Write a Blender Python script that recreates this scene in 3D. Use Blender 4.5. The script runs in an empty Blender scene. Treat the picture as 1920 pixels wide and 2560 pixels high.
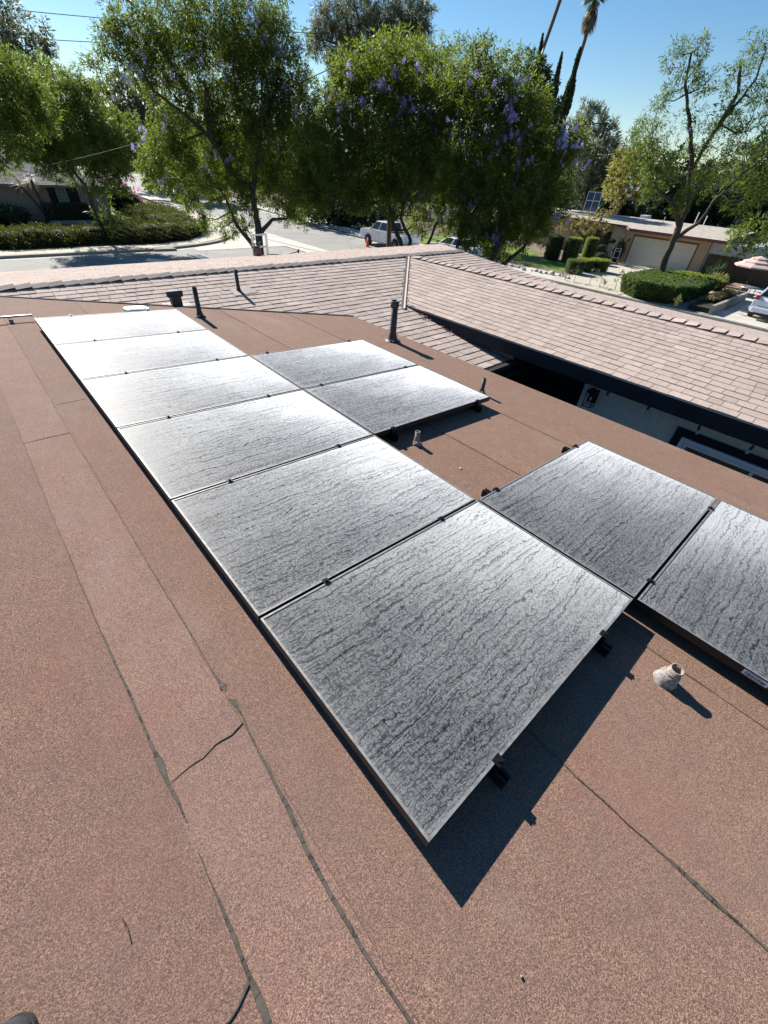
import bpy, math, random
import numpy as np
from mathutils import Vector, Matrix
R_ = math.radians
scene = bpy.context.scene
col = scene.collection

# ---------------------------------------------------------------- camera
cam_d = bpy.data.cameras.new('camera'); cam = bpy.data.objects.new('camera', cam_d); col.objects.link(cam)
CR = ((0.74840, -0.66072, 0.05782), (-0.39487, -0.51392, -0.76156), (0.53289, 0.54712, -0.64551))
cam.matrix_world = Matrix(((CR[0][0], -CR[1][0], -CR[2][0], -0.3619),
                           (CR[0][1], -CR[1][1], -CR[2][1], -6.4253),
                           (CR[0][2], -CR[1][2], -CR[2][2], 5.5), (0, 0, 0, 1)))
cam_d.sensor_fit = 'VERTICAL'; cam_d.sensor_height = 36; cam_d.lens = 14.307
cam_d.clip_start = 0.05; cam_d.clip_end = 2000
scene.camera = cam

# ---------------------------------------------------------------- sky, sun, exposure
SUN_AZ, SUN_EL = 86.2, 33.5          # degrees, azimuth from +X, counter-clockwise
world = bpy.data.worlds.new('World'); scene.world = world; world.use_nodes = True
wn = world.node_tree.nodes; wl_ = world.node_tree.links
bg = wn['Background']; sky = wn.new('ShaderNodeTexSky'); sky.sky_type = 'NISHITA'; sky.sun_disc = False
sky.sun_elevation = R_(SUN_EL); sky.sun_rotation = R_(90 - SUN_AZ)
sky.air_density = 1.0; sky.dust_density = 0.05; sky.ozone_density = 2.0
hs_ = wn.new('ShaderNodeHueSaturation'); hs_.inputs['Saturation'].default_value = 1.28; wl_.new(sky.outputs[0], hs_.inputs['Color'])
wl_.new(hs_.outputs[0], bg.inputs[0]); bg.inputs[1].default_value = 0.060
sun_d = bpy.data.lights.new('sun', 'SUN'); sun_d.energy = 5.0; sun_d.angle = R_(0.53); sun_d.color = (1.0, 0.945, 0.87)
sun = bpy.data.objects.new('sun', sun_d); col.objects.link(sun)
sd = Vector((math.cos(R_(SUN_EL)) * math.cos(R_(SUN_AZ)), math.cos(R_(SUN_EL)) * math.sin(R_(SUN_AZ)), math.sin(R_(SUN_EL))))
sun.rotation_euler = sd.to_track_quat('Z', 'Y').to_euler()
scene.view_settings.view_transform = 'Standard'; scene.view_settings.look = 'None'
scene.view_settings.exposure = 1.06; scene.view_settings.gamma = 1
scene.render.engine = 'CYCLES'
scene.cycles.max_bounces = 6; scene.cycles.transparent_max_bounces = 8

# ---------------------------------------------------------------- helpers
def tag(o, label=None, cat=None, group=None, kind=None):
    if label: o['label'] = label
    if cat: o['category'] = cat
    if group: o['group'] = group
    if kind: o['kind'] = kind
    return o
def empty(name, loc=(0, 0, 0), rot=(0, 0, 0), label=None, cat=None, group=None):
    o = bpy.data.objects.new(name, None); col.objects.link(o); o.location = loc; o.rotation_euler = rot
    o.empty_display_size = 0.1
    return tag(o, label, cat, group)
def np_mesh(name, V, F, mat, parent=None, smooth=False):
    """V (n,3) array, F (m,k) array of same-size faces"""
    me = bpy.data.meshes.new(name); V = np.asarray(V, 'f'); F = np.asarray(F, 'i')
    me.vertices.add(len(V)); me.vertices.foreach_set('co', V.ravel())
    k = F.shape[1]; me.loops.add(F.size); me.loops.foreach_set('vertex_index', F.ravel())
    me.polygons.add(len(F)); me.polygons.foreach_set('loop_start', np.arange(0, F.size, k, dtype='i'))
    me.polygons.foreach_set('loop_total', np.full(len(F), k, 'i'))
    me.polygons.foreach_set('use_smooth', np.full(len(F), bool(smooth)))
    me.update(calc_edges=True); me.validate()
    me.materials.append(mat)
    o = bpy.data.objects.new(name, me); col.objects.link(o)
    if parent: o.parent = parent
    return o
class MB:
    def __init__(s): s.v = []; s.f = []; s.sm = []
    def add(s, vs, fs, sm=False):
        n = len(s.v); s.v += [tuple(v) for v in vs]; s.f += [tuple(i + n for i in f) for f in fs]; s.sm += [sm] * len(fs)
        return s
    def box(s, a, b, M=None):
        x0, y0, z0 = a; x1, y1, z1 = b
        vs = [(x, y, z) for z in (z0, z1) for y in (y0, y1) for x in (x0, x1)]
        if M is not None: vs = [M @ Vector(v) for v in vs]
        return s.add(vs, [(0, 2, 3, 1), (4, 5, 7, 6), (0, 1, 5, 4), (2, 6, 7, 3), (0, 4, 6, 2), (1, 3, 7, 5)])
    def bar(s, p, q, w, h=None, up=(0, 0, 1)):
        """square bar from p to q"""
        h = h or w; p = Vector(p); q = Vector(q); d = (q - p).normalized()
        x = d.cross(Vector(up));
        if x.length < 1e-3: x = d.cross(Vector((1, 0, 0)))
        x.normalize(); y = x.cross(d).normalized()
        vs = [c + x * a * w / 2 + y * b * h / 2 for c in (p, q) for a, b in ((-1, -1), (1, -1), (1, 1), (-1, 1))]
        return s.add(vs, [(3, 2, 1, 0), (4, 5, 6, 7), (0, 1, 5, 4), (1, 2, 6, 5), (2, 3, 7, 6), (3, 0, 4, 7)])
    def tube(s, pts, rad, n=10, cap=True, jit=0.0, rnd=None):
        pts = [Vector(p) for p in pts]; rad = rad if isinstance(rad, (list, tuple)) else [rad] * len(pts)
        base = len(s.v); vs = []; ref = None
        for i, p in enumerate(pts):
            d = (pts[min(i + 1, len(pts) - 1)] - pts[max(i - 1, 0)]).normalized()
            if ref is None:
                ref = d.cross(Vector((0.31, 0.9, 0.2)));
                if ref.length < 1e-3: ref = d.cross(Vector((1, 0, 0)))
            ref = (ref - d * ref.dot(d)).normalized(); b = d.cross(ref)
            for k in range(n):
                a = 2 * math.pi * k / n; r = rad[i] * (1 + (rnd.uniform(-jit, jit) if rnd else 0))
                vs.append(p + (ref * math.cos(a) + b * math.sin(a)) * r)
        fs = [(i * n + k, i * n + (k + 1) % n, (i + 1) * n + (k + 1) % n, (i + 1) * n + k) for i in range(len(pts) - 1) for k in range(n)]
        s.add(vs, fs, True)
        if cap: s.add([vs[k] for k in range(n)], [tuple(range(n))[::-1]]); s.add([vs[-n + k] for k in range(n)], [tuple(range(n))])
        return s
    def lathe(s, prof, c=(0, 0, 0), n=20, M=None, sm=True):
        """prof: (r, z) pairs"""
        vs = []
        for r, z in prof:
            for k in range(n):
                a = 2 * math.pi * k / n; v = Vector((c[0] + r * math.cos(a), c[1] + r * math.sin(a), c[2] + z))
                vs.append(M @ v if M is not None else v)
        fs = [(i * n + k, i * n + (k + 1) % n, (i + 1) * n + (k + 1) % n, (i + 1) * n + k) for i in range(len(prof) - 1) for k in range(n)]
        return s.add(vs, fs, sm)
    def prism(s, poly, z0, z1, M=None):
        """poly xy ccw, extruded z0..z1"""
        n = len(poly); vs = [Vector((x, y, z0)) for x, y in poly] + [Vector((x, y, z1)) for x, y in poly]
        if M is not None: vs = [M @ v for v in vs]
        return s.add(vs, [tuple(range(n))[::-1], tuple(range(n, 2 * n))] + [(i, (i + 1) % n, n + (i + 1) % n, n + i) for i in range(n)])
    def sphere(s, c, r, n=12, m=8):
        r = r if isinstance(r, (tuple, list)) else (r, r, r)
        vs = []
        for i in range(m + 1):
            t = math.pi * i / m
            for k in range(n):
                a = 2 * math.pi * k / n
                vs.append((c[0] + r[0] * math.sin(t) * math.cos(a), c[1] + r[1] * math.sin(t) * math.sin(a), c[2] - r[2] * math.cos(t)))
        fs = [(i * n + k, i * n + (k + 1) % n, (i + 1) * n + (k + 1) % n, (i + 1) * n + k) for i in range(m) for k in range(n)]
        return s.add(vs, fs, True)
    def xf(s, M): s.v = [tuple(M @ Vector(v)) for v in s.v]; return s
    def build(s, name, mat, parent=None, bevel=0):
        me = bpy.data.meshes.new(name); me.from_pydata(s.v, [], s.f); me.update()
        me.polygons.foreach_set('use_smooth', s.sm)
        me.materials.append(mat)
        o = bpy.data.objects.new(name, me); col.objects.link(o)
        if parent: o.parent = parent
        if bevel:
            b = o.modifiers.new('bevel', 'BEVEL'); b.width = bevel; b.segments = 2; b.limit_method = 'ANGLE'
        return o
def kids(o): return [c for c in bpy.data.objects if c.parent == o]
def copy_tree(o, parent=None):
    c = o.copy(); col.objects.link(c); c.parent = parent
    for ch in kids(o): copy_tree(ch, c)
    return c

# ---------------------------------------------------------------- materials
class NT:
    def __init__(s, name):
        s.m = bpy.data.materials.new(name); s.m.use_nodes = True; s.t = s.m.node_tree
        s.b = s.t.nodes['Principled BSDF']; s.out = s.t.nodes['Material Output']
    def n(s, typ, **kw):
        nd = s.t.nodes.new('ShaderNode' + typ)
        for k, v in kw.items():
            if k.startswith('i_'):
                key = k[2:]; key = int(key) if key.isdigit() else key.replace('_', ' ')
                nd.inputs[key].default_value = v
            else: setattr(nd, k, v)
        return nd
    def l(s, a, b): s.t.links.new(a, b)
    def coord(s, kind='Object'): return s.n('TexCoord').outputs[kind]
    def ramp(s, fac, stops):
        r = s.n('ValToRGB'); e = r.color_ramp.elements
        while len(e) < len(stops): e.new(0.5)
        for i, (p, c) in enumerate(stops):
            e[i].position = p; e[i].color = tuple(c) + (1,) if isinstance(c, (tuple, list)) else (c, c, c, 1)
        s.l(fac, r.inputs[0]); return r.outputs[0]
    def noise(s, co, scale, detail=3, rough=.5, dist=0):
        n = s.n('TexNoise', i_Scale=scale, i_Detail=detail, i_Roughness=rough, i_Distortion=dist)
        if co is not None: s.l(co, n.inputs['Vector'])
        return n.outputs['Fac']
    def vor(s, co, scale, feature='F1', out='Distance', rnd=1):
        n = s.n('TexVoronoi', feature=feature, i_Scale=scale); n.inputs['Randomness'].default_value = rnd
        s.l(co, n.inputs['Vector']); return n.outputs[out]
    def mix(s, fac, a, b, bt='MIX'):
        m = s.n('MixRGB', blend_type=bt)
        for i, v in ((0, fac), (1, a), (2, b)):
            if hasattr(v, 'is_output'): s.l(v, m.inputs[i])
            else: m.inputs[i].default_value = v if i == 0 else (tuple(v) + (1,) if isinstance(v, (tuple, list)) else (v, v, v, 1))
        return m.outputs[0]
    def math(s, op, a, b=0.0, c=None, clamp=False):
        m = s.n('Math', operation=op, use_clamp=clamp)
        for i, v in enumerate((a, b) if c is None else (a, b, c)):
            if hasattr(v, 'is_output'): s.l(v, m.inputs[i])
            else: m.inputs[i].default_value = v
        return m.outputs[0]
    def mapping(s, co, scale=(1, 1, 1), rot=(0, 0, 0), loc=(0, 0, 0)):
        m = s.n('Mapping'); m.inputs['Scale'].default_value = scale; m.inputs['Rotation'].default_value = rot; m.inputs['Location'].default_value = loc
        s.l(co, m.inputs['Vector']); return m.outputs[0]
    def bump(s, h, strength=.3, dist=.01):
        b = s.n('Bump', i_Strength=strength, i_Distance=dist); s.l(h, b.inputs['Height']); s.l(b.outputs[0], s.b.inputs['Normal'])
    def base(s, c, rough=.8, metal=0, spec=.5):
        if hasattr(c, 'is_output'): s.l(c, s.b.inputs['Base Color'])
        else: s.b.inputs['Base Color'].default_value = tuple(c) + (1,)
        s.b.inputs['Roughness'].default_value = rough; s.b.inputs['Metallic'].default_value = metal
        s.b.inputs['Specular IOR Level'].default_value = spec
        return s.m
def simple(name, c, rough=.6, metal=0, var=.12, scale=6, spec=.5, bump=0):
    t = NT(name); co = t.coord()
    n = t.noise(co, scale, 4, .6)
    lo = tuple(x * (1 - var) for x in c); hi = tuple(min(1, x * (1 + var)) for x in c)
    t.base(t.ramp(n, [(.3, lo), (.7, hi)]), rough, metal, spec)
    if bump: t.bump(t.noise(co, scale * 8, 3), bump, .005)
    return t.m

def roofing_mat():
    t = NT('red_mineral_roofing'); co = t.n('NewGeometry').outputs['Position']
    g = t.vor(co, 430, 'F1', 'Color'); sep = t.n('SeparateColor'); t.l(g, sep.inputs[0])
    c = t.ramp(sep.outputs[0], [(0, (.022, .016, .016)), (.3, (.07, .043, .035)), (.55, (.165, .092, .065)), (.8, (.29, .165, .112)), (1, (.46, .29, .20))])
    g2 = t.noise(co, 210, 2, .6)
    c = t.mix(.40, c, t.ramp(g2, [(.38, (.05, .032, .027)), (.62, (.28, .165, .115))]))
    big = t.noise(co, 1.1, 5, .6); c = t.mix(t.ramp(big, [(.35, 0), (.72, .4)]), c, (.155, .105, .088))
    mid = t.noise(co, 9, 5, .65); c = t.mix(t.ramp(mid, [(.3, .25), (.62, 0)]), c, (.09, .063, .055))
    oi = t.n('ObjectInfo'); pz = t.noise(t.mapping(co, (1.3, .5, 1)), 1.6, 5, .7); c = t.mix(t.ramp(pz, [(.56, 0), (.66, .22)]), c, (.21, .165, .145))
    hs = t.n('MixRGB', blend_type='MULTIPLY', i_0=1.0); t.l(c, hs.inputs[1]); t.l(oi.outputs['Color'], hs.inputs[2])
    rd = t.noise(co, 2.3, 3); c = t.mix(t.ramp(rd, [(.55, 0), (.8, .3)]), hs.outputs[0], (.22, .095, .072))
    t.base(c, .93, 0, .25)
    t.bump(t.math('ADD', t.math('ADD', sep.outputs[0], g2), t.math('MULTIPLY', t.noise(t.mapping(co, (2.2, .8, 1)), 1.5, 4, .5), 14.0)), .5, .0018)
    return t.m
def shingle_mat(name, a, b, c3):
    t = NT(name); geo = t.n('NewGeometry'); co = geo.outputs['Position']
    rc = t.ramp(geo.outputs['Random Per Island'], [(0, a), (.35, b), (.7, c3), (1, tuple(x * 1.12 for x in b))])
    g = t.vor(co, 260, 'F1', 'Color'); sep = t.n('SeparateColor'); t.l(g, sep.inputs[0])
    c = t.mix(.7, rc, t.ramp(sep.outputs[1], [(0, .5), (.5, .95), (1, 1.1)]), 'MULTIPLY')
    c = t.mix(.55, c, t.ramp(t.noise(co, 26, 4, .7), [(.3, .62), (.65, 1.05)]), 'MULTIPLY')
    c = t.mix(t.ramp(t.noise(co, .8, 4), [(.4, 0), (.75, .35)]), c, (.33, .27, .24))
    c = t.mix(t.ramp(t.noise(t.mapping(co, (1, 1, .3)), 3.3, 6, .7), [(.48, 0), (.7, .4)]), c, (.24, .195, .17))
    t.base(c, .95, 0, .2); t.bump(sep.outputs[0], .4, .003)
    return t.m
def panel_mat():
    t = NT('dusty_solar_glass'); gen = t.n('TexCoord').outputs['Generated']; obj = t.coord('Object')
    oi = t.n('ObjectInfo').outputs['Random']
    off = t.n('CombineXYZ'); t.l(t.math('MULTIPLY', oi, 37.0), off.inputs[0]); t.l(t.math('MULTIPLY', oi, 91.0), off.inputs[1])
    add = t.n('VectorMath', operation='ADD'); t.l(obj, add.inputs[0]); t.l(off.outputs[0], add.inputs[1]); P = add.outputs[0]
    sg = t.n('SeparateXYZ'); t.l(gen, sg.inputs[0]); so = t.n('SeparateXYZ'); t.l(obj, so.inputs[0])
    # water channels that run down the slope (local x), wavering and merging
    w1 = t.n('TexNoise', i_Scale=3.0, i_Detail=5.0, i_Roughness=.62); t.l(P, w1.inputs['Vector'])
    w2 = t.n('TexNoise', i_Scale=26.0, i_Detail=3.0, i_Roughness=.6); t.l(P, w2.inputs['Vector'])
    def warp(src, amt):
        sb = t.n('VectorMath', operation='SUBTRACT'); t.l(src, sb.inputs[0]); sb.inputs[1].default_value = (.5, .5, .5)
        sc = t.n('VectorMath', operation='SCALE'); t.l(sb.outputs[0], sc.inputs[0]); sc.inputs['Scale'].default_value = amt
        return sc.outputs[0]
    w3 = t.n('TexNoise', i_Scale=70.0, i_Detail=2.0, i_Roughness=.5); t.l(P, w3.inputs['Vector'])
    a1 = t.n('VectorMath', operation='ADD'); t.l(P, a1.inputs[0]); t.l(warp(w1.outputs['Color'], .16), a1.inputs[1])
    a2 = t.n('VectorMath', operation='ADD'); t.l(a1.outputs[0], a2.inputs[0]); t.l(warp(w2.outputs['Color'], .040), a2.inputs[1])
    a2b = t.n('VectorMath', operation='ADD'); t.l(a2.outputs[0], a2b.inputs[0]); t.l(warp(w3.outputs['Color'], .012), a2b.inputs[1])
    sy_ = t.n('SeparateXYZ'); t.l(a2b.outputs[0], sy_.inputs[0])
    def runs(freq, off, mscale, lo_, hi_, wmax):
        f = t.math('ABSOLUTE', t.math('SUBTRACT', t.math('FRACT', t.math('MULTIPLY_ADD', sy_.outputs[1], freq, off)), .5))
        mk = t.noise(t.mapping(P, mscale, loc=(off * 3, off, 0)), 1.0, 3, .6)
        w_ = t.ramp(mk, [(lo_, 0), (hi_, 1)])
        return t.ramp(t.math('DIVIDE', f, t.math('MULTIPLY_ADD', w_, wmax, .004)), [(.35, 1), (1.0, 0)])
    c1 = runs(27, 0, (1.8, 28, 1), .40, .63, .125)
    c2 = runs(46, 5.3, (3.6, 46, 1), .40, .62, .17)
    c3 = runs(16, 2.7, (1.0, 15, 1), .41, .62, .088)
    chan = t.math('MAXIMUM', t.math('MAXIMUM', c1, t.math('MULTIPLY', c2, .7)), c3)
    # dried droplet rings
    a3 = t.n('VectorMath', operation='ADD'); t.l(P, a3.inputs[0]); t.l(warp(w2.outputs['Color'], .030), a3.inputs[1])
    rg = t.vor(a3.outputs[0], 80, 'F1')
    ring = t.ramp(rg, [(.20, 0), (.36, 1), (.44, 1), (.60, 0)])
    rg2 = t.vor(a3.outputs[0], 150, 'F1'); ring2 = t.ramp(rg2, [(.2, 0), (.5, 1), (.8, .3)])
    patch = t.noise(t.mapping(P, (1.2, 2.6, 1)), 2.0, 5, .6)
    cov = t.math('ADD', t.math('MULTIPLY', ring, .40), t.math('MULTIPLY', ring2, .22))
    cov = t.math('ADD', cov, t.ramp(patch, [(.3, .0), (.7, .16)]))
    # thicker dust towards the low edge and along the frame
    lo = t.math('MULTIPLY_ADD', t.noise(P, 1.6, 4, .6), .5, -.27)
    down = t.math('POWER', t.math('ADD', t.math('MULTIPLY_ADD', sg.outputs[1], .38, t.math('MULTIPLY', sg.outputs[0], .78)), lo, clamp=True), 2.1)
    ex = t.math('ABSOLUTE', t.math('SUBTRACT', sg.outputs[0], .5)); ey = t.math('ABSOLUTE', t.math('SUBTRACT', sg.outputs[1], .5))
    edx = t.ramp(ex, [(.465, 0), (.497, 1)]); edy = t.ramp(ey, [(.455, 0), (.496, 1)])
    edge = t.math('MAXIMUM', edx, edy)
    cov = t.math('MULTIPLY', cov, t.math('SUBTRACT', 1.0, t.math('MULTIPLY', chan, t.math('MULTIPLY_ADD', down, -.35, .90))))
    cov = t.math('ADD', t.math('MULTIPLY', cov, t.math('MULTIPLY_ADD', down, -.30, 1.0)), t.math('MULTIPLY', t.math('MULTIPLY', down, t.math('MULTIPLY_ADD', chan, -.7, 1.0)), .80))
    cov = t.math('ADD', cov, t.math('MULTIPLY', edge, .17), clamp=True)
    # faint cell wires under the glass
    def lines(v, period, w):
        f = t.math('FRACT', t.math('DIVIDE', v, period)); return t.math('LESS_THAN', f, w / period)
    cell = t.math('MAXIMUM', lines(so.outputs[1], .1282, .003), lines(so.outputs[0], .1282, .003))
    wire = lines(so.outputs[1], .0321, .0016)
    under = t.mix(t.math('MAXIMUM', t.math('MULTIPLY', cell, .30), t.math('MULTIPLY', wire, .55)), (.010, .011, .014), (.20, .21, .22))
    dustc = t.mix(t.noise(P, 5, 3), (.135, .141, .148), (.225, .23, .227))
    dustc = t.mix(down, dustc, (.42, .425, .415))
    dm = t.n('MixRGB', blend_type='MULTIPLY', i_0=1.0); t.l(dustc, dm.inputs[1]); t.l(t.n('ObjectInfo').outputs['Color'], dm.inputs[2])   # per-panel glare put into the colour by lightening the dust
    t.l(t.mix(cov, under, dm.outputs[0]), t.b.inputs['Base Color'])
    t.l(t.math('MULTIPLY', t.math('MULTIPLY_ADD', cov, .16, .50), t.math('MULTIPLY_ADD', chan, -.40, 1.0)), t.b.inputs['Roughness'])
    t.l(t.math('MULTIPLY_ADD', cov, .9, .25), t.b.inputs['Sheen Weight']); t.b.inputs['Sheen Roughness'].default_value = .32; t.b.inputs['Sheen Tint'].default_value = (.95, .96, 1, 1)
    t.b.inputs['IOR'].default_value = 1.5; t.l(t.math('MULTIPLY_ADD', chan, -.10, .17), t.b.inputs['Specular IOR Level'])
    t.bump(t.math('ADD', cov, t.math('MULTIPLY', chan, -.1)), .10, .0012)
    return t.m
def leaf_mat(name, dark, mid, light, trans=.45, yellow=None):
    t = NT(name); geo = t.n('NewGeometry'); co = geo.outputs['Position']
    r = geo.outputs['Random Per Island']
    c = t.ramp(r, [(0, dark), (.5, mid), (.93, light), (1, yellow or light)])
    nb = t.noise(co, .9, 4, .65); c = t.mix(t.ramp(nb, [(.47, 0), (.68, .42)]), c, light); c = t.mix(t.ramp(t.noise(co, 1.7, 3), [(.34, .65), (.5, 0)]), c, dark)
    t.base(c, .55, 0, .35)
    tr = t.n('BsdfTranslucent'); hs = t.n('HueSaturation', i_Value=1.9, i_Saturation=1.15); t.l(c, hs.inputs['Color'])
    tc = t.mix(.35, hs.outputs[0], tuple(min(.8, v * 3) for v in light)); t.l(tc, tr.inputs[0])
    mx = t.n('MixShader'); mx.inputs[0].default_value = trans
    t.l(t.b.outputs[0], mx.inputs[1]); t.l(tr.outputs[0], mx.inputs[2]); t.l(mx.outputs[0], t.out.inputs[0])
    return t.m
def bark_mat(name='dark_bark', a=(.035, .027, .023), b=(.12, .095, .08)):
    t = NT(name); co = t.n('NewGeometry').outputs['Position']
    n = t.noise(t.mapping(co, (9, 9, 2.2)), 2, 6, .7)
    t.base(t.ramp(n, [(.3, a), (.7, b)]), .9, 0, .2); t.bump(n, .8, .04)
    return t.m
def asphalt_mat():
    t = NT('asphalt'); co = t.n('NewGeometry').outputs['Position']
    c = t.ramp(t.noise(co, .35, 5, .6), [(.3, (.25, .243, .225)), (.7, (.34, .33, .305))])
    c = t.mix(.35, c, t.ramp(t.noise(co, 60, 2), [(.3, .35), (.7, 1)]), 'MULTIPLY')
    crack = t.vor(t.mapping(co, (.35, .22, 1)), 1, 'DISTANCE_TO_EDGE')
    cn = t.math('ADD', crack, t.math('MULTIPLY_ADD', t.noise(co, 2.5, 4), .06, -.03))
    c = t.mix(t.ramp(cn, [(.004, .6), (.012, 0)]), c, (.10, .095, .09))
    st = t.noise(t.mapping(co, (.9, .12, 1)), 1, 3); c = t.mix(t.ramp(st, [(.55, 0), (.75, .25)]), c, (.17, .165, .155))
    return t.base(c, .92, 0, .3)
def concrete_mat(name='pale_concrete', a=(.40, .375, .325), b=(.56, .53, .465), joint=1.5, rough=.9):
    t = NT(name); co = t.n('NewGeometry').outputs['Position']
    c = t.ramp(t.noise(co, 1.3, 6, .65), [(.3, a), (.7, b)])
    sp = t.n('SeparateXYZ'); t.l(co, sp.inputs[0])
    for i in (0, 1):
        f = t.math('ABSOLUTE', t.math('SUBTRACT', t.math('FRACT', t.math('DIVIDE', sp.outputs[i], joint)), .5))
        c = t.mix(t.ramp(f, [(.488, 0), (.494, .55)]), c, tuple(x * .45 for x in a))
    return t.base(c, rough, 0, .3)
def ground_mat():
    t = NT('dry_ground'); co = t.n('NewGeometry').outputs['Position']
    c = t.ramp(t.noise(co, .25, 6, .65), [(.32, (.06, .075, .03)), (.5, (.12, .105, .065)), (.7, (.19, .155, .11))])
    c = t.mix(.5, c, t.ramp(t.noise(co, 9, 4), [(.3, .5), (.7, 1)]), 'MULTIPLY')
    return t.base(c, .95, 0, .2)
def grass_mat():
    t = NT('lawn_grass'); co = t.n('NewGeometry').outputs['Position']
    c = t.ramp(t.noise(co, .8, 5, .6), [(.3, (.10, .15, .022)), (.55, (.17, .24, .035)), (.75, (.27, .29, .07))])
    c = t.mix(.5, c, t.ramp(t.noise(co, 40, 3), [(.3, .45), (.7, 1)]), 'MULTIPLY')
    t.base(c, .9, 0, .2); t.bump(t.noise(co, 30, 3), .5, .05); return t.m
def paint(name, c, rough=.35, coat=.4):
    t = NT(name); n = t.noise(t.coord(), 3, 4)
    t.base(t.ramp(n, [(.3, tuple(x * .93 for x in c)), (.7, c)]), rough, 0, .5); t.b.inputs['Coat Weight'].default_value = coat
    return t.m
def tar_mat():
    t = NT('tar_and_lap_shadow'); co = t.n('NewGeometry').outputs['Position']
    c = t.ramp(t.noise(co, 30, 5, .6), [(.3, (.05, .044, .036)), (.7, (.095, .083, .066))])
    e = t.vor(t.mapping(co, (8, 22, 8)), 1, 'DISTANCE_TO_EDGE'); c = t.mix(t.ramp(e, [(.015, .8), (.04, 0)]), c, (.015, .013, .012))
    t.base(c, .8, 0, .3); t.bump(t.noise(co, 60, 4), .5, .004); return t.m

M = {}
M['roofing'] = roofing_mat(); M['tar'] = tar_mat()
M['shingle'] = shingle_mat('pale_rose_shingles', (.42, .335, .285), (.50, .405, .35), (.46, .375, .325))
M['capshingle'] = shingle_mat('weathered_shaded_cap_shingles', (.17, .15, .14), (.23, .205, .19), (.20, .18, .17))  # grey weathering and the shade on the near faces, both in the colour
M['shingle_grey'] = shingle_mat('grey_shingles', (.15, .145, .14), (.22, .21, .20), (.27, .26, .25))
M['panel'] = panel_mat()
M['frame'] = simple('bronze_black_anodised', (.009, .007, .0065), .5, .2, .3, 20)
M['dustframe'] = simple('dusty_frame_face', (.20, .20, .197), .6, .3, .35, 30)
M['blackmetal'] = simple('black_metal', (.012, .012, .013), .4, .5, .3, 20)
M['steel'] = simple('galvanised_steel', (.38, .39, .41), .4, .85, .25, 25)
M['alu'] = simple('aluminium', (.72, .73, .75), .35, .85, .1, 15)
M['white'] = simple('white_plastic', (.82, .82, .80), .4, 0, .05, 8)
M['pipe'] = simple('dark_brown_painted_pipe', (.042, .034, .033), .55, .1, .35, 25, bump=.3)
M['mastic'] = simple('grey_mastic', (.26, .24, .225), .85, 0, .65, 38, bump=.8)
M['rustpipe'] = simple('weathered_iron_pipe', (.30, .24, .20), .8, .1, .45, 40, bump=.6)
M['flashing'] = simple('painted_flashing', (.19, .155, .13), .6, .1, .2, 12)
M['navy'] = simple('dark_navy_fascia', (.010, .011, .017), .95, 0, .3, 6)
M['stucco'] = simple('grey_stucco', (.60, .58, .52), .95, 0, .1, 14, bump=.5)
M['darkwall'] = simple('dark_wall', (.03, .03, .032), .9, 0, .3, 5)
M['beige'] = simple('beige_stucco', (.52, .38, .27), .95, 0, .08, 10, bump=.3)
M['taupe'] = simple('taupe_stucco', (.30, .235, .20), .95, 0, .1, 8, bump=.3)
M['greywall'] = simple('white_grey_wall', (.50, .52, .56), .9, 0, .06, 6)
M['brick_red'] = simple('red_brown_trim', (.16, .06, .05), .7, 0, .2, 8)
M['garage'] = simple('warm_white_garage_paint', (.60, .57, .50), .5, 0, .05, 5)
M['flatroof'] = simple('tan_flat_roofing', (.36, .32, .27), .95, 0, .22, 2.5)
M['glass'] = paint('dark_window_glass', (.02, .024, .028), .08, 0)
M['glassgreen'] = paint('greenish_window_glass', (.20, .26, .23), .2, 0)
M['blueglass'] = paint('blue_glazing', (.03, .07, .13), .1, 0)
M['vinyl'] = simple('white_vinyl_frame', (.62, .66, .72), .4, 0, .05, 8)
M['bark'] = bark_mat(); M['palebark'] = bark_mat('grey_bark', (.10, .085, .07), (.24, .205, .18)); M['palmbark'] = bark_mat('palm_bark', (.09, .075, .065), (.20, .165, .14))
M['wood'] = bark_mat('dark_weathered_wood', (.06, .04, .03), (.14, .10, .075)); M['pole'] = bark_mat('brown_pole_wood', (.12, .075, .045), (.22, .14, .085))
M['jac'] = leaf_mat('jacaranda_leaves', (.018, .034, .009), (.045, .070, .013), (.115, .145, .022), .5, (.17, .14, .035))
M['jac2'] = leaf_mat('fresh_jacaranda_leaves', (.017, .035, .008), (.042, .072, .014), (.115, .155, .026), .45)
M['dk'] = leaf_mat('dark_evergreen_leaves', (.013, .026, .012), (.028, .05, .020), (.055, .085, .035), .25)
M['euc'] = leaf_mat('grey_green_eucalyptus_leaves', (.045, .058, .038), (.085, .10, .06), (.14, .15, .09), .35)
M['olive'] = leaf_mat('olive_leaves', (.06, .07, .018), (.12, .13, .03), (.21, .19, .06), .4)
M['jun'] = leaf_mat('juniper_leaves', (.006, .011, .004), (.026, .040, .009), (.11, .125, .020), .22)
M['hedge'] = leaf_mat('clipped_hedge_leaves', (.022, .045, .013), (.055, .10, .025), (.12, .17, .035), .3)
M['hedgey'] = leaf_mat('yellow_green_clipped_leaves', (.06, .09, .015), (.13, .18, .02), (.24, .28, .035), .35)
M['leafyel'] = leaf_mat('yellowish_shrub_leaves', (.07, .075, .025), (.15, .14, .045), (.26, .22, .08), .3, (.34, .27, .14))
M['purple'] = leaf_mat('violet_blossom', (.24, .20, .52), (.42, .36, .74), (.60, .54, .90), .45)
M['pink'] = leaf_mat('magenta_blossom', (.30, .05, .20), (.50, .12, .34), (.62, .25, .48), .35)
M['core'] = simple('inner_branches', (.012, .016, .007), .95, 0, .4, 5)
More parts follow.
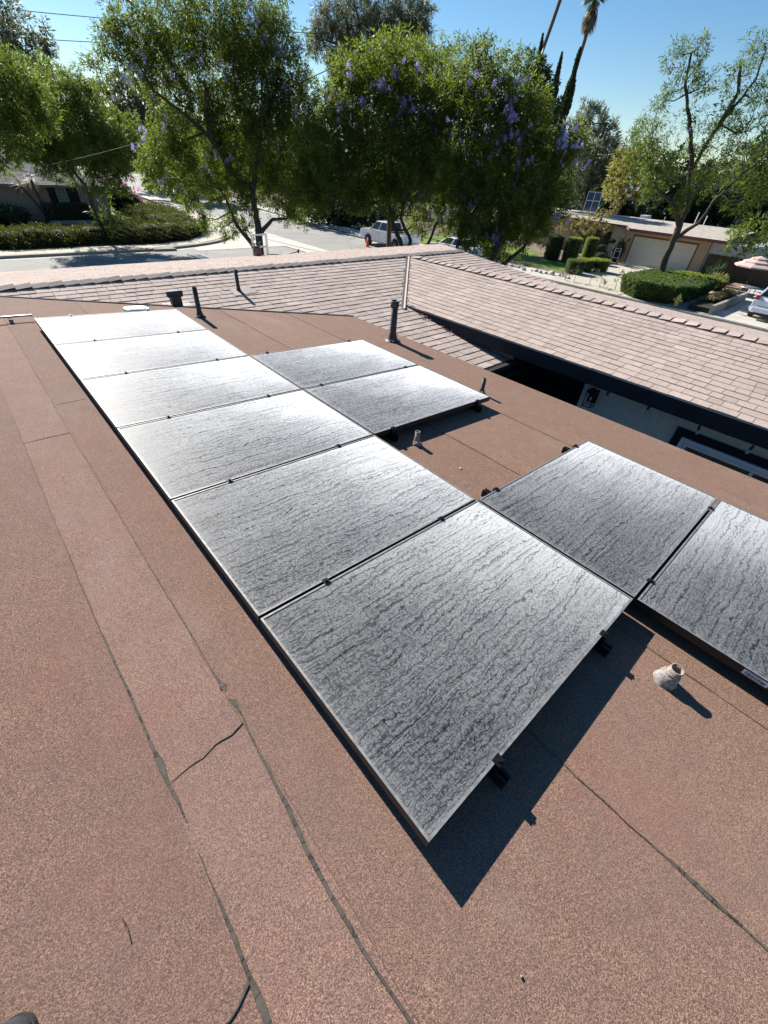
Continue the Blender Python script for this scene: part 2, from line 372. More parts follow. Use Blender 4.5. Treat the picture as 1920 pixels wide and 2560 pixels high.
M['palmleaf'] = leaf_mat('palm_leaves', (.03, .05, .015), (.07, .10, .03), (.14, .17, .06), .3); M['palmdead'] = leaf_mat('dry_palm_leaves', (.10, .075, .05), (.20, .155, .10), (.34, .28, .19), .2)
M['asphalt'] = asphalt_mat(); M['conc'] = concrete_mat('pale_concrete', (.40, .375, .325), (.55, .52, .455)); M['kerb'] = concrete_mat('kerb_concrete', (.22, .21, .185), (.33, .31, .28), 3.0)
M['drive'] = concrete_mat('cream_driveway_concrete', (.38, .345, .28), (.50, .455, .37), 3.3)
M['ground'] = ground_mat(); M['grass'] = grass_mat()
M['stone'] = simple('river_stone', (.42, .39, .35), .85, 0, .35, 3)
M['carwhite'] = paint('white_car_paint', (.74, .78, .82), .25, .6); M['tyre'] = simple('tyre_rubber', (.02, .02, .02), .85, 0, .2, 20)
M['red'] = paint('red_lamp', (.45, .015, .02), .2, .5); M['cone'] = simple('orange_red_plastic', (.85, .10, .03), .5, 0, .08, 5)
M['yellow'] = simple('yellow_hydrant_paint', (.62, .47, .10), .55, 0, .15, 10)
M['canvas'] = simple('pale_pink_canvas', (.50, .36, .33), .8, 0, .08, 5); M['canvas2'] = simple('cream_canvas', (.58, .50, .44), .8, 0, .08, 5)
M['shoe'] = simple('dark_grey_knit_fabric', (.032, .035, .040), .95, 0, .35, 60, bump=.6)
M['bulb'] = paint('clear_bulb_glass', (.34, .34, .32), .1, .3)
M['brown'] = simple('red_brown_plastic', (.20, .085, .07), .6, 0, .2, 10)
M['rope'] = simple('dark_cord', (.03, .028, .026), .8, 0, .2, 10)
M['green'] = simple('green_plastic', (.03, .25, .08), .5, 0, .1, 10)

# ================================================================ our house
PHI = R_(3.2); MR = Matrix.Translation((0, 0, 3.9316)) @ Matrix.Rotation(PHI, 4, 'Y')   # frame of the low-slope roof (z = 0: panel tops)
HR = -0.114                                                                          # roof surface in that frame
PW, PS = 1.597, 1.0604                                                               # panel pitch across and along
rnd = random.Random(4)
house = empty('house', (4, 0, 0), label='low house with a red-brown mineral flat roof joined to rose shingle gables', cat='house')
hinv = Matrix.Translation((-4, 0, 0))
def hb(mb, name, mat, M=None, parent=None, bevel=0):
    """house part given in world (or roof frame with M) coordinates"""
    if M is not None: mb.xf(M)
    mb.xf(hinv); return mb.build(name, mat, parent or house, bevel)
# flat roof deck and membrane strips that overlap (each seam runs along y)
seams = [-2.4, -1.47, -0.54, -0.25, 0.62, 1.46, 2.31, 3.18, 4.15]
def flash_y(x): return 1.60 - 0.563 * x
def wav(i, y): return 0.004 * math.sin(y * 2.3 + i) + 0.003 * math.sin(y * 6.1 + 2 * i) + 0.0018 * math.sin(y * 19 + i)
mb = MB(); mb.prism([(-4, -10), (4.14, -10), (4.14, flash_y(4.14) - .01), (-4, flash_y(-4) - .01)], HR - .16, HR - .012)
hb(mb, 'roof_deck', M['navy'], MR)
for i in range(len(seams) - 1):
    x0, x1 = seams[i], seams[i + 1]
    lift = [0, .0022, .0008, .003, .001, .0004, .001, 0][i]
    ov = .04 if i < len(seams) - 2 else 0
    ys = np.concatenate([np.linspace(-10, -2, 110), np.linspace(-1.96, 1, 30)])
    V = []; F = []
    yl = flash_y(x0); yr = flash_y(x1 + ov)
    def yy(y, x): return min(y, flash_y(x)) if y < .99 else flash_y(x)
    for y in ys:
        for x, z in ((x0 + wav(i, y), HR + lift), (x1 + ov + wav(i + 1, y) * .3, HR + lift - (.0035 if ov else 0))):
            V.append((x, yy(y, x), z))
        for x, z in ((x0 + wav(i, y) - .002, HR - .02), (x1 + ov, HR - .02)): V.append((x, yy(y, x), z))
    V = [hinv @ (MR @ Vector(v)) for v in V]
    n = len(ys)
    for k in range(n - 1):
        a = 4 * k; b = a + 4; F += [(a, a + 1, b + 1, b), (a + 2, a, b, b + 2), (a + 1, a + 3, b + 3, b + 1)]
    F.append((4 * n - 4, 4 * n - 3, 4 * n - 1, 4 * n - 2))
    so_ = np_mesh('roofing_strip', np.array([tuple(v) for v in V]), np.array(F), M['roofing'], house); tn = [.97, 1.0, 1.17, 1.05, 1.09, 1.03, 1.12, 1.07][i]; gx = [1.09, 1.08, 1.09, 1.06, 1.03, 1.01, 1.01, 1.01][i]; so_.color = (tn * 1.10, tn * 1.12, tn * gx * 1.07, 1)
# tar that has bled from the seams, plus dark lines painted for lap-edge shadow
def tar_or_shade_ribbon(pts, w, name='tar_seam', side=0.5, seed=0, amp=1.0):
    r = random.Random(seed); mbx = MB(); vs = []; P = [Vector(p) for p in pts]; out = []
    for i in range(len(P) - 1):
        n = max(2, int((P[i + 1] - P[i]).length / .02))
        for k in range(n): out.append((P[i].lerp(P[i + 1], k / n), i + k / n))
    out.append((P[-1], len(P) - 1)); wv = 0
    for k, (p, t) in enumerate(out):
        d = (out[min(k + 1, len(out) - 1)][0] - out[max(k - 1, 0)][0]).normalized(); s = Vector((-d.y, d.x, 0))
        i = min(int(t), len(w) - 2); ww = w[i] + (w[i + 1] - w[i]) * (t - i)
        wv = wv * .75 + r.uniform(-1, 1) * .35; ww = max(.0012, ww * (1 + wv * .5 * amp)); j = wv * .003
        e_ = min(.0012, ww * .3); vs += [p + s * (ww * (1 - side) + j), p + Vector((0, 0, .0022)) + s * (ww * (1 - side) + j - e_), p + Vector((0, 0, .0022)) - s * (ww * side - j - e_), p - s * (ww * side - j)]
    m = len(out); z = HR + .0013
    def lf(x): return [0, .0022, .0008, .003, .001, .0004, .001, 0][max(0, sum(x > q_ + .012 for q_ in seams) - 1) if x < 4.1 else 7]
    vs = [(v.x, v.y, HR + (max(lf(v.x), lf(v.x - .03), lf(v.x + .03)) if abs(out[-1][0].y - out[0][0].y) > .25 else lf(v.x)) + (.0014 if v.z > 0 else -.0006)) for k, v in enumerate(vs)]
    fs = []
    for k in range(m - 1):
        a = 4 * k; b = a + 4; fs += [(a, a + 1, b + 1, b), (a + 1, a + 2, b + 2, b + 1), (a + 2, a + 3, b + 3, b + 2)]
    mbx.add(vs, fs); hb(mbx, name, M['tar'], MR)
S1 = [(-.545, -3.3), (-.545, -4.1), (-.548, -4.5), (-.545, -4.86), (-.54, -5.16), (-.535, -5.38), (-.535, -5.52), (-.531, -5.59), (-.533, -5.65), (-.53, -5.72), (-.53, -5.80)]
tar_or_shade_ribbon([(x, y, 0) for x, y in S1], [.002, .003, .004, .006, .007, .009, .012, .027, .012, .008, .003], seed=1)
S1b = [(-.532, -5.90), (-.532, -6.0), (-.532, -6.08), (-.533, -6.15), (-.534, -6.22), (-.536, -6.3), (-.535, -6.6)]
tar_or_shade_ribbon([(x, y, 0) for x, y in S1b], [.002, .004, .009, .011, .012, .015, .014], seed=2)
tar_or_shade_ribbon([(-.532, -6.235, 0), (-.58, -6.262, 0), (-.68, -6.28, 0)], [.012, .007, .006], seed=9)
S2 = [(-.262, -2.3), (-.258, -3.2), (-.252, -4.0), (-.25, -4.7), (-.246, -4.99), (-.246, -5.12), (-.247, -5.3), (-.245, -5.40), (-.243, -5.44), (-.243, -5.47)]
tar_or_shade_ribbon([(x, y, 0) for x, y in S2], [.002, .002, .003, .004, .006, .008, .004, .010, .026, .003], seed=3)
S2b = [(-.248, -5.505), (-.236, -5.525), (-.236, -5.555), (-.236, -5.60), (-.246, -5.66), (-.255, -5.84), (-.262, -5.97), (-.275, -6.11), (-.28, -6.25), (-.276, -6.41), (-.262, -6.6), (-.25, -7)]
tar_or_shade_ribbon([(x, y, 0) for x, y in S2b], [.004, .030, .024, .007, .006, .009, .012, .014, .010, .011, .010, .008], seed=4)
S3 = [(.618, -6.52), (.612, -6.58), (.620, -6.67), (.618, -6.77), (.625, -6.84), (.63, -6.92), (.63, -7.02), (.635, -7.13), (.632, -7.3)]
tar_or_shade_ribbon([(x, y, 0) for x, y in S3], [.001, .004, .007, .003, .007, .012, .019, .011, .006], seed=5)
tar_or_shade_ribbon([(-.245, -5.62, 0), (-.30, -5.636, 0), (-.36, -5.632, 0), (-.41, -5.648, 0), (-.46, -5.645, 0), (-.525, -5.655, 0)], [.003, .004, .006, .003, .006, .003], seed=6, amp=1.6)
tar_or_shade_ribbon([(-.545, -2.885, 0), (-.40, -2.87, 0), (-.26, -2.862, 0)], [.003, .004, .004], seed=7)
tar_or_shade_ribbon([(-.25, -2.31, 0), (-.02, -2.285, 0)], [.003, .003], seed=8)
tar_or_shade_ribbon([(-.75, -.02, 0), (-.54, .0, 0)], [.003, .003], seed=10)
tar_or_shade_ribbon([(2.35, -.60, 0), (2.2, .25, 0)], [.002, .001], seed=11)
tar_or_shade_ribbon([(3.78, -1.84, 0), (4.14, -1.72, 0)], [.003, .003], seed=12)
tar_or_shade_ribbon([(3.2, -2.12, 0), (3.78, -2.1, 0)], [.003, .002], seed=13)
for i_, x_ in enumerate((-2.4, -1.47, -.541, -.252, .619, 1.46, 2.31, 3.18)):  # thin dark ribbons painted in as the edge shadow of each lap
    y_ = {2: -3.3, 3: -2.3, 4: -6.5}.get(i_, -10)
    r_s = random.Random(50 + i_)
    while y_ < flash_y(x_) - .1:
        l_ = r_s.uniform(.5, 1.6); y2 = min(y_ + l_, flash_y(x_) - .05); n_ = max(2, int((y2 - y_) / .12))
        tar_or_shade_ribbon([(x_ + .003 * math.sin(3 * (y_ + (y2 - y_) * k / n_) + i_), y_ + (y2 - y_) * k / n_, 0) for k in range(n_ + 1)], [r_s.uniform(.0008, .0022) for k in range(n_ + 1)], seed=int(100 * y_), amp=1.2, name='seam_shadow_line')
        y_ = y2 + r_s.uniform(-.02, .10)
# dark drip edge along the shingle side
mb = MB()
a = Vector((-4, flash_y(-4), 0)); b = Vector((4.15, flash_y(4.15), 0)); d = (b - a).normalized(); s = Vector((-d.y, d.x, 0))
mb.add([a, b, b + s * .03, a + s * .03] + [v + Vector((0, 0, HR + .012)) for v in (a, b, b + s * .03, a + s * .03)], [(4, 5, 6, 7)]);
mb.v = []; mb.f = []; mb.sm = []
lo, hi = HR - .13, HR + .010
q = [a - s * .012, b - s * .012, b + s * .03, a + s * .03]
mb.add([Vector((p.x, p.y, lo)) for p in q] + [Vector((p.x, p.y, hi)) for p in q], [(0, 3, 2, 1), (4, 5, 6, 7), (0, 1, 5, 4), (1, 2, 6, 5), (2, 3, 7, 6), (3, 0, 4, 7)])
hb(mb, 'drip_edge', M['navy'], MR)

# shingled gables: pitch 0.14, ridges at z 3.85
P_, ZR, YR, XR = .14, 3.85, 2.06, 8.07
def course(mb, o, u, v, n_rows, expo, urange, seed, thick=.010, wmin=.13, wmax=.30):
    """rows of tabs on the plane through o with unit vectors u (along the eave) and v (up the slope)"""
    r = random.Random(seed); nrm = u.cross(v).normalized(); nrm = nrm if nrm.z > 0 else -nrm
    for i in range(n_rows):
        for (s0, s1) in urange(i * expo, (i + .5) * expo):
            if s1 - s0 < .03: continue
            x = s0 - r.uniform(0, .25)
            while x < s1:
                w = r.uniform(wmin, wmax); a0 = max(x, s0); a1 = min(x + w - .006, s1); x += w
                if a1 - a0 < .02: continue
                t0 = thick * r.uniform(.75, 1.35); v0 = i * expo + r.uniform(-.004, .004)
                p = [o + u * a0 + v * v0, o + u * a1 + v * (v0 + r.uniform(-.002, .002)), o + u * a1 + v * (i * expo + expo + .03), o + u * a0 + v * (i * expo + expo + .03)]
                top = [p[0] + nrm * (t0 + .003), p[1] + nrm * (t0 + .003), p[2] + nrm * .004, p[3] + nrm * .004]
                bot = [p[0] - nrm * .006, p[1] - nrm * .006, p[2] - nrm * .006, p[3] - nrm * .006]
                mb.add(top + bot, [(0, 1, 2, 3), (0, 4, 5, 1), (1, 5, 6, 2), (3, 7, 4, 0)])
nl = math.hypot(1, P_)
EX = .149
# slope facing us, below the long ridge (eave at y=-2.8)
mb = MB(); vv = Vector((0, 1, P_)) / nl; o = Vector((-6, -2.80, ZR - P_ * (YR + 2.80)))
L1 = (YR + 2.80) * nl
def nr(s, sm):
    y = -2.80 + sm / nl
    valley = XR - (YR - y)                                    # wing valley: y rises with x
    res = [(0, min((5.84 if y < -.22 else valley) + 6, valley + 6 if y > -.22 else 99))]
    if y > -.77:                                              # part beyond the wing ridge
        t = (y + .77) / (YR + .77); res.append((XR + (YR - y) + 6 + .02, 10.9 + (10.1 - 10.9) * t + 6))
    return res
rows = int(L1 / EX)
course(mb, o, Vector((1, 0, 0)), vv, rows, L1 / rows, nr, 1)
hb(mb, 'front_shingle_slope', M['shingle'])
# wing slope facing us (eave x=5.65)
mb = MB(); vx = Vector((1, 0, P_)) / nl; o = Vector((5.65, -14, ZR - P_ * (XR - 5.65))); L2 = (XR - 5.65) * nl; rows = int(L2 / EX)
def wr_(s, sm):
    x = 5.65 + sm / nl; return [(0, 14 + YR - (XR - x))]
course(mb, o, Vector((0, 1, 0)), vx, rows, L2 / rows, wr_, 2)
hb(mb, 'wing_shingle_slope', M['shingle'])
# far slopes
mb = MB(); pf = .132; nf = math.hypot(1, pf); o = Vector((14.8, 7.0, ZR - pf * (7.0 - YR))); L3 = (7.0 - YR) * nf; rows = int(L3 / EX)
course(mb, o, Vector((-1, 0, 0)), Vector((0, -1, pf)) / nf, rows, L3 / rows, lambda s, sm: [(max(0, (sm / L3) * 4.7), 20.8)], 3)
hb(mb, 'street_side_shingle_slope', M['shingle'])
mb = MB(); o = Vector((10.9, -.77, ZR - P_ * (10.9 - XR))); L4 = (10.9 - XR) * nl; rows = int(L4 / EX)
course(mb, o, Vector((0, -1, 0)), Vector((-1, 0, P_)) / nl, rows, L4 / rows, lambda s, sm: [(-(sm / nl), 13)], 4)
hb(mb, 'garden_side_shingle_slope', M['shingle'])
# solid roof body under the shingles
mb = MB(); t = .05
def sl(pts): mb.add([Vector(p) - Vector((0, 0, .007)) for p in pts] + [Vector(p) - Vector((0, 0, .14)) for p in pts],
                    [tuple(range(len(pts))), tuple(range(2 * len(pts) - 1, len(pts) - 1, -1))] + [(i, len(pts) + i, len(pts) + (i + 1) % len(pts), (i + 1) % len(pts)) for i in range(len(pts))])
zn = lambda y: ZR - P_ * (YR - y)
sl([(-6, -2.79, zn(-2.79)), (5.84, -2.79, zn(-2.79)), (5.84, -.23, zn(-.23)), (XR, YR, ZR), (-6, YR, ZR)])
sl([(XR, YR, ZR), (10.86, -.77, zn(-.77)), (10.1, YR, ZR)])
zw = lambda x: ZR - P_ * (XR - x)
sl([(5.66, -14, zw(5.66)), (XR, -14, ZR), (XR, YR, ZR), (5.66, YR - (XR - 5.66), zw(5.66))])
zg = lambda x: ZR - P_ * (x - XR)
sl([(XR, -14, ZR), (10.88, -14, zg(10.88)), (10.88, -.77, zg(10.88)), (XR, YR, ZR)])
zs = lambda y: ZR - pf * (y - YR)
sl([(-6, YR, ZR), (10.1, YR, ZR), (14.78, 6.98, zs(6.98)), (-6, 6.98, zs(6.98))])
hb(mb, 'roof_sheathing', M['navy'])
# ridge caps, bent over the ridge and lapped
def caps(a, b, side, ps, name, seed):
    r = random.Random(seed); mbc = MB(); a = Vector(a); b = Vector(b); n = int((b - a).length / .2); d = (b - a).normalized(); side = Vector(side)
    for i in range(n):
        s0 = a + d * (i * .2); s1 = s0 + d * .265; l0, l1 = .034 * r.uniform(.85, 1.3), .010; w = .145
        def cross(p, l, ww): return [p - side * ww + Vector((0, 0, l - ps * ww)), p + Vector((0, 0, l + .006)), p + side * ww + Vector((0, 0, l - ps * ww))]
        t0 = cross(s1, l0, w + r.uniform(-.006, .006)); t1 = cross(s0, l1, w)
        bt = [v - Vector((0, 0, .010)) for v in t0]
        mbc.add(t0 + t1 + bt, [(0, 3, 4, 1), (1, 4, 5, 2), (0, 1, 7, 6), (1, 2, 8, 7)])
    hb(mbc, name, M['capshingle'] if name == 'ridge_cap' else M['shingle'])
caps((-6, YR, ZR + .004), (10.1, YR, ZR + .004), (0, 1, 0), P_, 'ridge_cap', 5)
caps((XR, YR - .25, ZR + .004), (XR, -13.8, ZR + .004), (1, 0, 0), P_, 'wing_ridge_cap', 6)
# valley metal with ragged dark edges, and the fascia boards
mb = MB(); va = Vector((XR - .05, YR - .05, ZR + .012)); vb = Vector((5.46, YR - (XR - 5.46), zn(YR - (XR - 5.46)) + .022)); d = (vb - va).normalized(); s = Vector((d.y, -d.x, 0)).normalized()
for sg, w in ((1, .036), (-1, .036)):
    mb.add([va, vb, vb + s * sg * w + Vector((0, 0, .016)), va + s * sg * w + Vector((0, 0, .016))], [(0, 1, 2, 3)])
hb(mb, 'valley_flashing', M['flashing'])
mb = MB(); r = random.Random(8)
for k in range(46):
    p = va.lerp(vb, (k + r.random()) / 46); sg = r.choice((-1, 1)); w = r.uniform(.03, .06)
    q = p + s * sg * .045; mb.add([q + Vector((0, 0, .024)), q + d * w + Vector((0, 0, .024)), q + d * w + s * sg * .025 + Vector((0, 0, .02)), q + s * sg * .025 + Vector((0, 0, .02))], [(0, 1, 2, 3)])
hb(mb, 'valley_edge_gap', M['navy'])
mb = MB(); mb.box((5.625, -14, zw(5.65) - .20), (5.655, YR - (XR - 5.65), zw(5.65) - .004)); mb.box((5.66, -14, zw(5.65) - .2), (8.1, YR - (XR - 5.65) - .3, zw(5.65) - .15))
hb(mb, 'wing_fascia', M['navy'])
mb = MB(); mb.box((4.2, -2.83, zn(-2.8) - .12), (5.95, -2.80, zn(-2.8) + .004)); hb(mb, 'front_eave_fascia', M['navy'])
# grey gutter trough where the front slope runs under the wing eave
mb = MB(); g0 = Vector((5.66, -.55, zn(-.55) + .03)); g1 = Vector((5.88, -2.84, zn(-2.84) + .035))
mb.bar(g0, g1, .07, .05); mb.bar(g0 + Vector((.10, 0, -.02)), g1 + Vector((.10, 0, -.02)), .12, .02)
hb(mb, 'eave_gutter', M['steel'])
mb = MB(); mb.bar((4.35, -2.92, zn(-2.8) - .03), (6.3, -2.9, zn(-2.8) - .0), .08, .07); mb.bar((4.6, -3.05, 3.02), (6.4, -2.98, 3.05), .04, .04)
hb(mb, 'porch_gutter', M['navy'])
# walls
mb = MB(); mb.box((-3.8, -9.8, 0), (4.0, -.6, 3.44)); mb.box((-5.8, -.6, 0), (4.0, 6.5, 2.9)); hb(mb, 'wall', M['stucco'])
mb = MB(); mb.box((6.1, -13.8, 0), (10.6, -4.02, 3.34)); hb(mb, 'wing_wall', M['stucco'])
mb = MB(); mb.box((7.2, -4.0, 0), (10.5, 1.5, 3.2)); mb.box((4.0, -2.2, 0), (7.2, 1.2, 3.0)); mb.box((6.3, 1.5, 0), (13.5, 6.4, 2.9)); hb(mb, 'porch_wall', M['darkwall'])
# wing window: dark trim, white vinyl frame, panes, roller blind
win = MB(); z1, z0, y0, y1 = 2.93, 1.45, -7.25, -5.55
tr = MB(); tr.box((6.07, y0 - .1, z0 - .1), (6.099, y1 + .11, z1 + .10)); wt = hb(tr, 'window', M['navy'])
tr = MB()
for a_, b_ in (((y0, z1 - .055), (y1, z1)), ((y0, z0), (y1, z0 + .05)), ((y1 - .055, z0 + .05), (y1, z1 - .055)), ((y0, z0 + .05), (y0 + .055, z1 - .055))):
    tr.box((6.035, a_[0], a_[1]), (6.068, b_[0], b_[1]))
for a_, b_ in (((y0 + .06, z1 - .10), (y1 - .06, z1 - .063)), ((y1 - .10, z0 + .06), (y1 - .062, z1 - .10)), ((-6.45, z0 + .06), (-6.41, z1 - .10))):
    tr.box((6.045, a_[0], a_[1]), (6.0675, b_[0], b_[1]))
hb(tr, 'window_frame', M['vinyl'], parent=wt)
tr = MB(); tr.box((6.055, y0 + .05, z0 + .05), (6.066, y1 - .05, z1 - .05)); hb(tr, 'window_pane', M['glass'], parent=wt)
tr = MB()
for k in range(9): tr.box((6.048, -5.68 - .05 * k, z0 + .1), (6.052, -5.66 - .05 * k, z1 - .11))
hb(tr, 'window_blind', simple('grey_blind', (.10, .10, .10), .8), parent=wt)

# ---------------------------------------------------------------- things fixed to the wing wall
lan = empty('wall_lantern', (6.08, -4.22, 3.0), label='black box-shaped wall lantern on the grey wall under the eave', cat='wall lamp')
mb = MB(); mb.box((-.02, -.06, -.09), (.0, .06, .12)); mb.build('back_plate', M['blackmetal'], lan)
mb = MB(); mb.prism([(-.16, -.07), (-.02, -.07), (-.02, .07), (-.16, .07)], .09, .12); mb.bar((-.02, 0, .1), (-.09, 0, .15), .02); mb.build('lamp_roof', M['blackmetal'], lan)
mb = MB(); z0_, z1_ = -.12, .09
for x in (-.155, -.03):
    for y in (-.062, .062): mb.bar((x * 1.0, y, z0_), (x, y, z1_), .009)
for z in (z0_, z1_):
    for y in (-.062, .062): mb.bar((-.155, y, z), (-.03, y, z), .009)
    for x in (-.155, -.03): mb.bar((x, -.062, z), (x, .062, z), .009)
mb.build('lamp_cage', M['blackmetal'], lan)
mb = MB(); mb.sphere((-.09, 0, -.01), (.022, .022, .035)); mb.build('bulb', M['bulb'], lan)
st = empty('string_lights', (5.72, -4.5, 3.3), label='black wire with clear hanging bulbs strung along the dark wing fascia', cat='string lights')
nodes = [(5.74, -4.05, 3.33), (5.72, -4.50, 3.315), (5.72, -5.07, 3.325), (5.72, -5.69, 3.315), (5.72, -6.29, 3.31), (5.72, -6.95, 3.31), (5.72, -7.6, 3.31)]
mb = MB(); pts = []
for a_, b_ in zip(nodes, nodes[1:]):
    for k in range(8):
        t_ = k / 8; p = Vector(a_).lerp(Vector(b_), t_); p.z -= .035 * 4 * t_ * (1 - t_); pts.append(p)
mb.tube(pts, .0045, 5).xf(Matrix.Translation((-5.72, 4.5, -3.3))).build('wire', M['rope'], st)
sk = MB(); sk.tube([(0, 0, 0), (0, 0, -.045)], .005, 6); sk.lathe([(.006, -.04), (.016, -.05), (.017, -.09), (.014, -.10)], n=10)
bl = MB(); bl.lathe([(.010, -.098), (.020, -.118), (.021, -.135), (.012, -.155), (.001, -.16)], n=12)
first = None
for k, nd in enumerate(nodes[1:6]):
    if first is None:
        so = sk.build('bulb_socket', M['rope'], st); bo = bl.build('bulb', M['bulb'], so); first = (so, bo)
    else:
        so = first[0].copy(); col.objects.link(so); bo = first[1].copy(); col.objects.link(bo); bo.parent = so; so.parent = st
    so.location = Vector(nd) - Vector((5.72, 4.5 * -1, 3.3)) ; so.rotation_euler = (rnd.uniform(-.2, .2), rnd.uniform(-.05, .25), 0)

# ================================================================ solar panels
pw, ps, th = PW - .014, PS - .014, .046
def rf(x, y, z=0): return MR @ Vector((x, y, z))
def make_panel():
    root = empty('solar_panel', (0, 0, 0), (0, PHI, 0)); b = .011
    mb = MB()
    mb.box((0, 0, -th), (pw, -b, 0)); mb.box((0, -ps + b, -th), (pw, -ps, 0)); mb.box((0, -ps + b, -th), (b, -b, 0)); mb.box((pw - b, -ps + b, -th), (pw, -b, 0))
    mb.v = [(x, y, z) for x, y, z in mb.v]; mb.build('frame', M['frame'], root, .0012)
    mb = MB(); z = .0006
    for a_, c_ in (((.0012, -b, z), (pw - .0012, -.0012, z)), ((.0012, -ps + .0012, z), (pw - .0012, -ps + b, z)), ((.0012, -ps + b, z), (b, -b, z)), ((pw - b, -ps + b, z), (pw - .0012, -b, z))):
        mb.add([(a_[0], a_[1], z), (c_[0], a_[1], z), (c_[0], c_[1], z), (a_[0], c_[1], z)], [(0, 1, 2, 3)])
    mb.build('dusty_lip', M['dustframe'], root)
    mb = MB(); mb.add([(b, -ps + b, -.003), (pw - b, -ps + b, -.003), (pw - b, -b, -.003), (b, -b, -.003)], [(0, 1, 2, 3)]); mb.build('glass', M['panel'], root)
    mb = MB(); mb.add([(b, -ps + b, -.010), (pw - b, -ps + b, -.010), (pw - b, -b, -.010), (b, -b, -.010)], [(3, 2, 1, 0)]); mb.build('back_sheet', M['blackmetal'], root)
    return root
panels = [(0, 0, 'solar panel at the far end of the long row, beside the white box lid'), (0, 1, 'second solar panel of the long row from the shingle roof'),
          (0, 2, 'third solar panel of the long row, its far right corner touching the two-panel column'), (0, 3, 'fourth solar panel of the long row, beside the two-panel column near the short black pipe'),
          (0, 4, 'fifth solar panel of the long row, with a white spot near its left edge'), (0, 5, 'largest, nearest solar panel, casting the big pointed shadow on the roof'),
          (1, 2, 'upper solar panel of the middle two, nearest the tall dark vent pipe'), (1, 3, 'lower solar panel of the middle two, beside the small black pipe'),
          (1, 5, 'right-hand solar panel with two rail ends poking from its far edge, near the alley'), (1, 6, 'solar panel cut by the right edge of the photo, with a white sticker')]
pp = None
for c_, r_, lab in panels:
    o = make_panel() if pp is None else copy_tree(pp); pp = pp or o
    o.location = rf(c_ * PW + .004, -r_ * PS - .004 - .003); tag(o, lab, 'solar panel', 'dusty solar panels on the flat roof')
    if (c_, r_) == (1, 6): lastp = o
    glare = {(0, 0): 1.75, (0, 1): 1.75, (0, 2): 1.75, (0, 3): 1.7, (0, 4): 1.5, (0, 5): 1.2, (1, 2): 2.2, (1, 3): 2.0, (1, 5): 1.3, (1, 6): 1.0}[(c_, r_)]  # lightens the dust colour to stand for glare missing on each panel
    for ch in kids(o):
        if ch.name.startswith('glass'): ch.color = (glare, glare, glare, 1)
mb = MB(); X0, Z0 = -.0015, -.008          # sticker on the low-left side of the last panel
mb2 = MB()
sy = -.50
mb.add([(X0, sy, -.036), (X0, sy - .10, -.036), (X0, sy - .10, -.006), (X0, sy, -.006)], [(0, 1, 2, 3)])
st_ = mb.build('sticker', simple('lavender_white_paper', (.62, .60, .72), .6, 0, .04), lastp)
rr = random.Random(3); y = sy - .008
while y > sy - .088:
    w = rr.choice((.0016, .003, .005)); mb2.add([(X0 - .0006, y, -.032), (X0 - .0006, y - w, -.032), (X0 - .0006, y - w, -.017), (X0 - .0006, y, -.017)], [(0, 1, 2, 3)]); y -= w + rr.choice((.0015, .003))
mb2.add([(X0 - .0006, sy - .01, -.013), (X0 - .0006, sy - .07, -.013), (X0 - .0006, sy - .07, -.010), (X0 - .0006, sy - .01, -.010)], [(0, 1, 2, 3)])
mb2.build('barcode', M['rope'], st_)
# rails with clamps
def rail(x, ya, yb, cl, lab):
    root = empty('mounting_rail', tuple(rf(x, ya, -th - .03)), (0, PHI, 0), lab, 'rail', 'black mounting rails under the panels')
    mb = MB(); L = ya - yb
    mb.box((-.02, -L, -.026), (-.016, 0, .027)); mb.box((.016, -L, -.026), (.02, 0, .027)); mb.box((-.016, -L, -.026), (.016, 0, -.022)); mb.box((-.016, -L, .004), (.016, 0, .008)); mb.box((-.016, -L, .023), (-.006, 0, .027)); mb.box((.006, -L, .023), (.016, 0, .027))
    mb.build('rail_bar', M['blackmetal'], root)
    k = 0; y = -.35
    while y > -L:
        mb = MB(); mb.box((.021, y - .03, -.026), (.026, y + .03, .02)); mb.box((.02, y - .03, -.026), (.075, y + .03, -.021)); mb.tube([(.05, y, -.021), (.05, y, -.008)], .008, 6); mb.build('rail_foot', M['blackmetal'], root); y -= 1.3
    for (cy, end) in cl:
        mb = MB(); y = cy - ya
        if end: s = end; mb.box((-.019, min(y, y + s * .022), .028), (.019, max(y, y + s * .022), th + .028)); mb.box((-.019, min(y - s * .012, y + s * .022), th + .0305), (.019, max(y - s * .012, y + s * .022), th + .0355)); zc = th + .0355; yc = y + s * .008
        else: mb.box((-.016, y - .017, th + .0305), (.016, y + .017, th + .0345)); zc = th + .036; yc = y
        c = mb.build('clamp', M['blackmetal'], root, .001)
        mb = MB(); mb.tube([(0, yc, zc), (0, yc, zc + .008)], .0085, 6); mb.build('bolt', M['blackmetal'], c)
for j, x in enumerate((.23 * PW, .77 * PW)):
    rail(x, .04, -6 * PS - .055, [(-.011 + .0, 1)] + [(-k * PS, 0) for k in range(1, 6)] + [(-6 * PS + .011, -1)], ('left' if j == 0 else 'right') + '-hand black rail under the long row of panels')
for j, x in enumerate((1.13 * PW, 1.86 * PW)):
    rail(x, -2 * PS + .035, -4 * PS - .05, [(-2 * PS - .011, 1), (-3 * PS, 0), (-4 * PS + .011, -1)], ('left' if j == 0 else 'right') + '-hand black rail under the middle two panels')
    rail(x, -5 * PS + .085, -8 * PS, [(-5 * PS - .011, 1), (-6 * PS, 0)], ('left' if j == 0 else 'right') + '-hand black rail under the panels at the right of the photo')

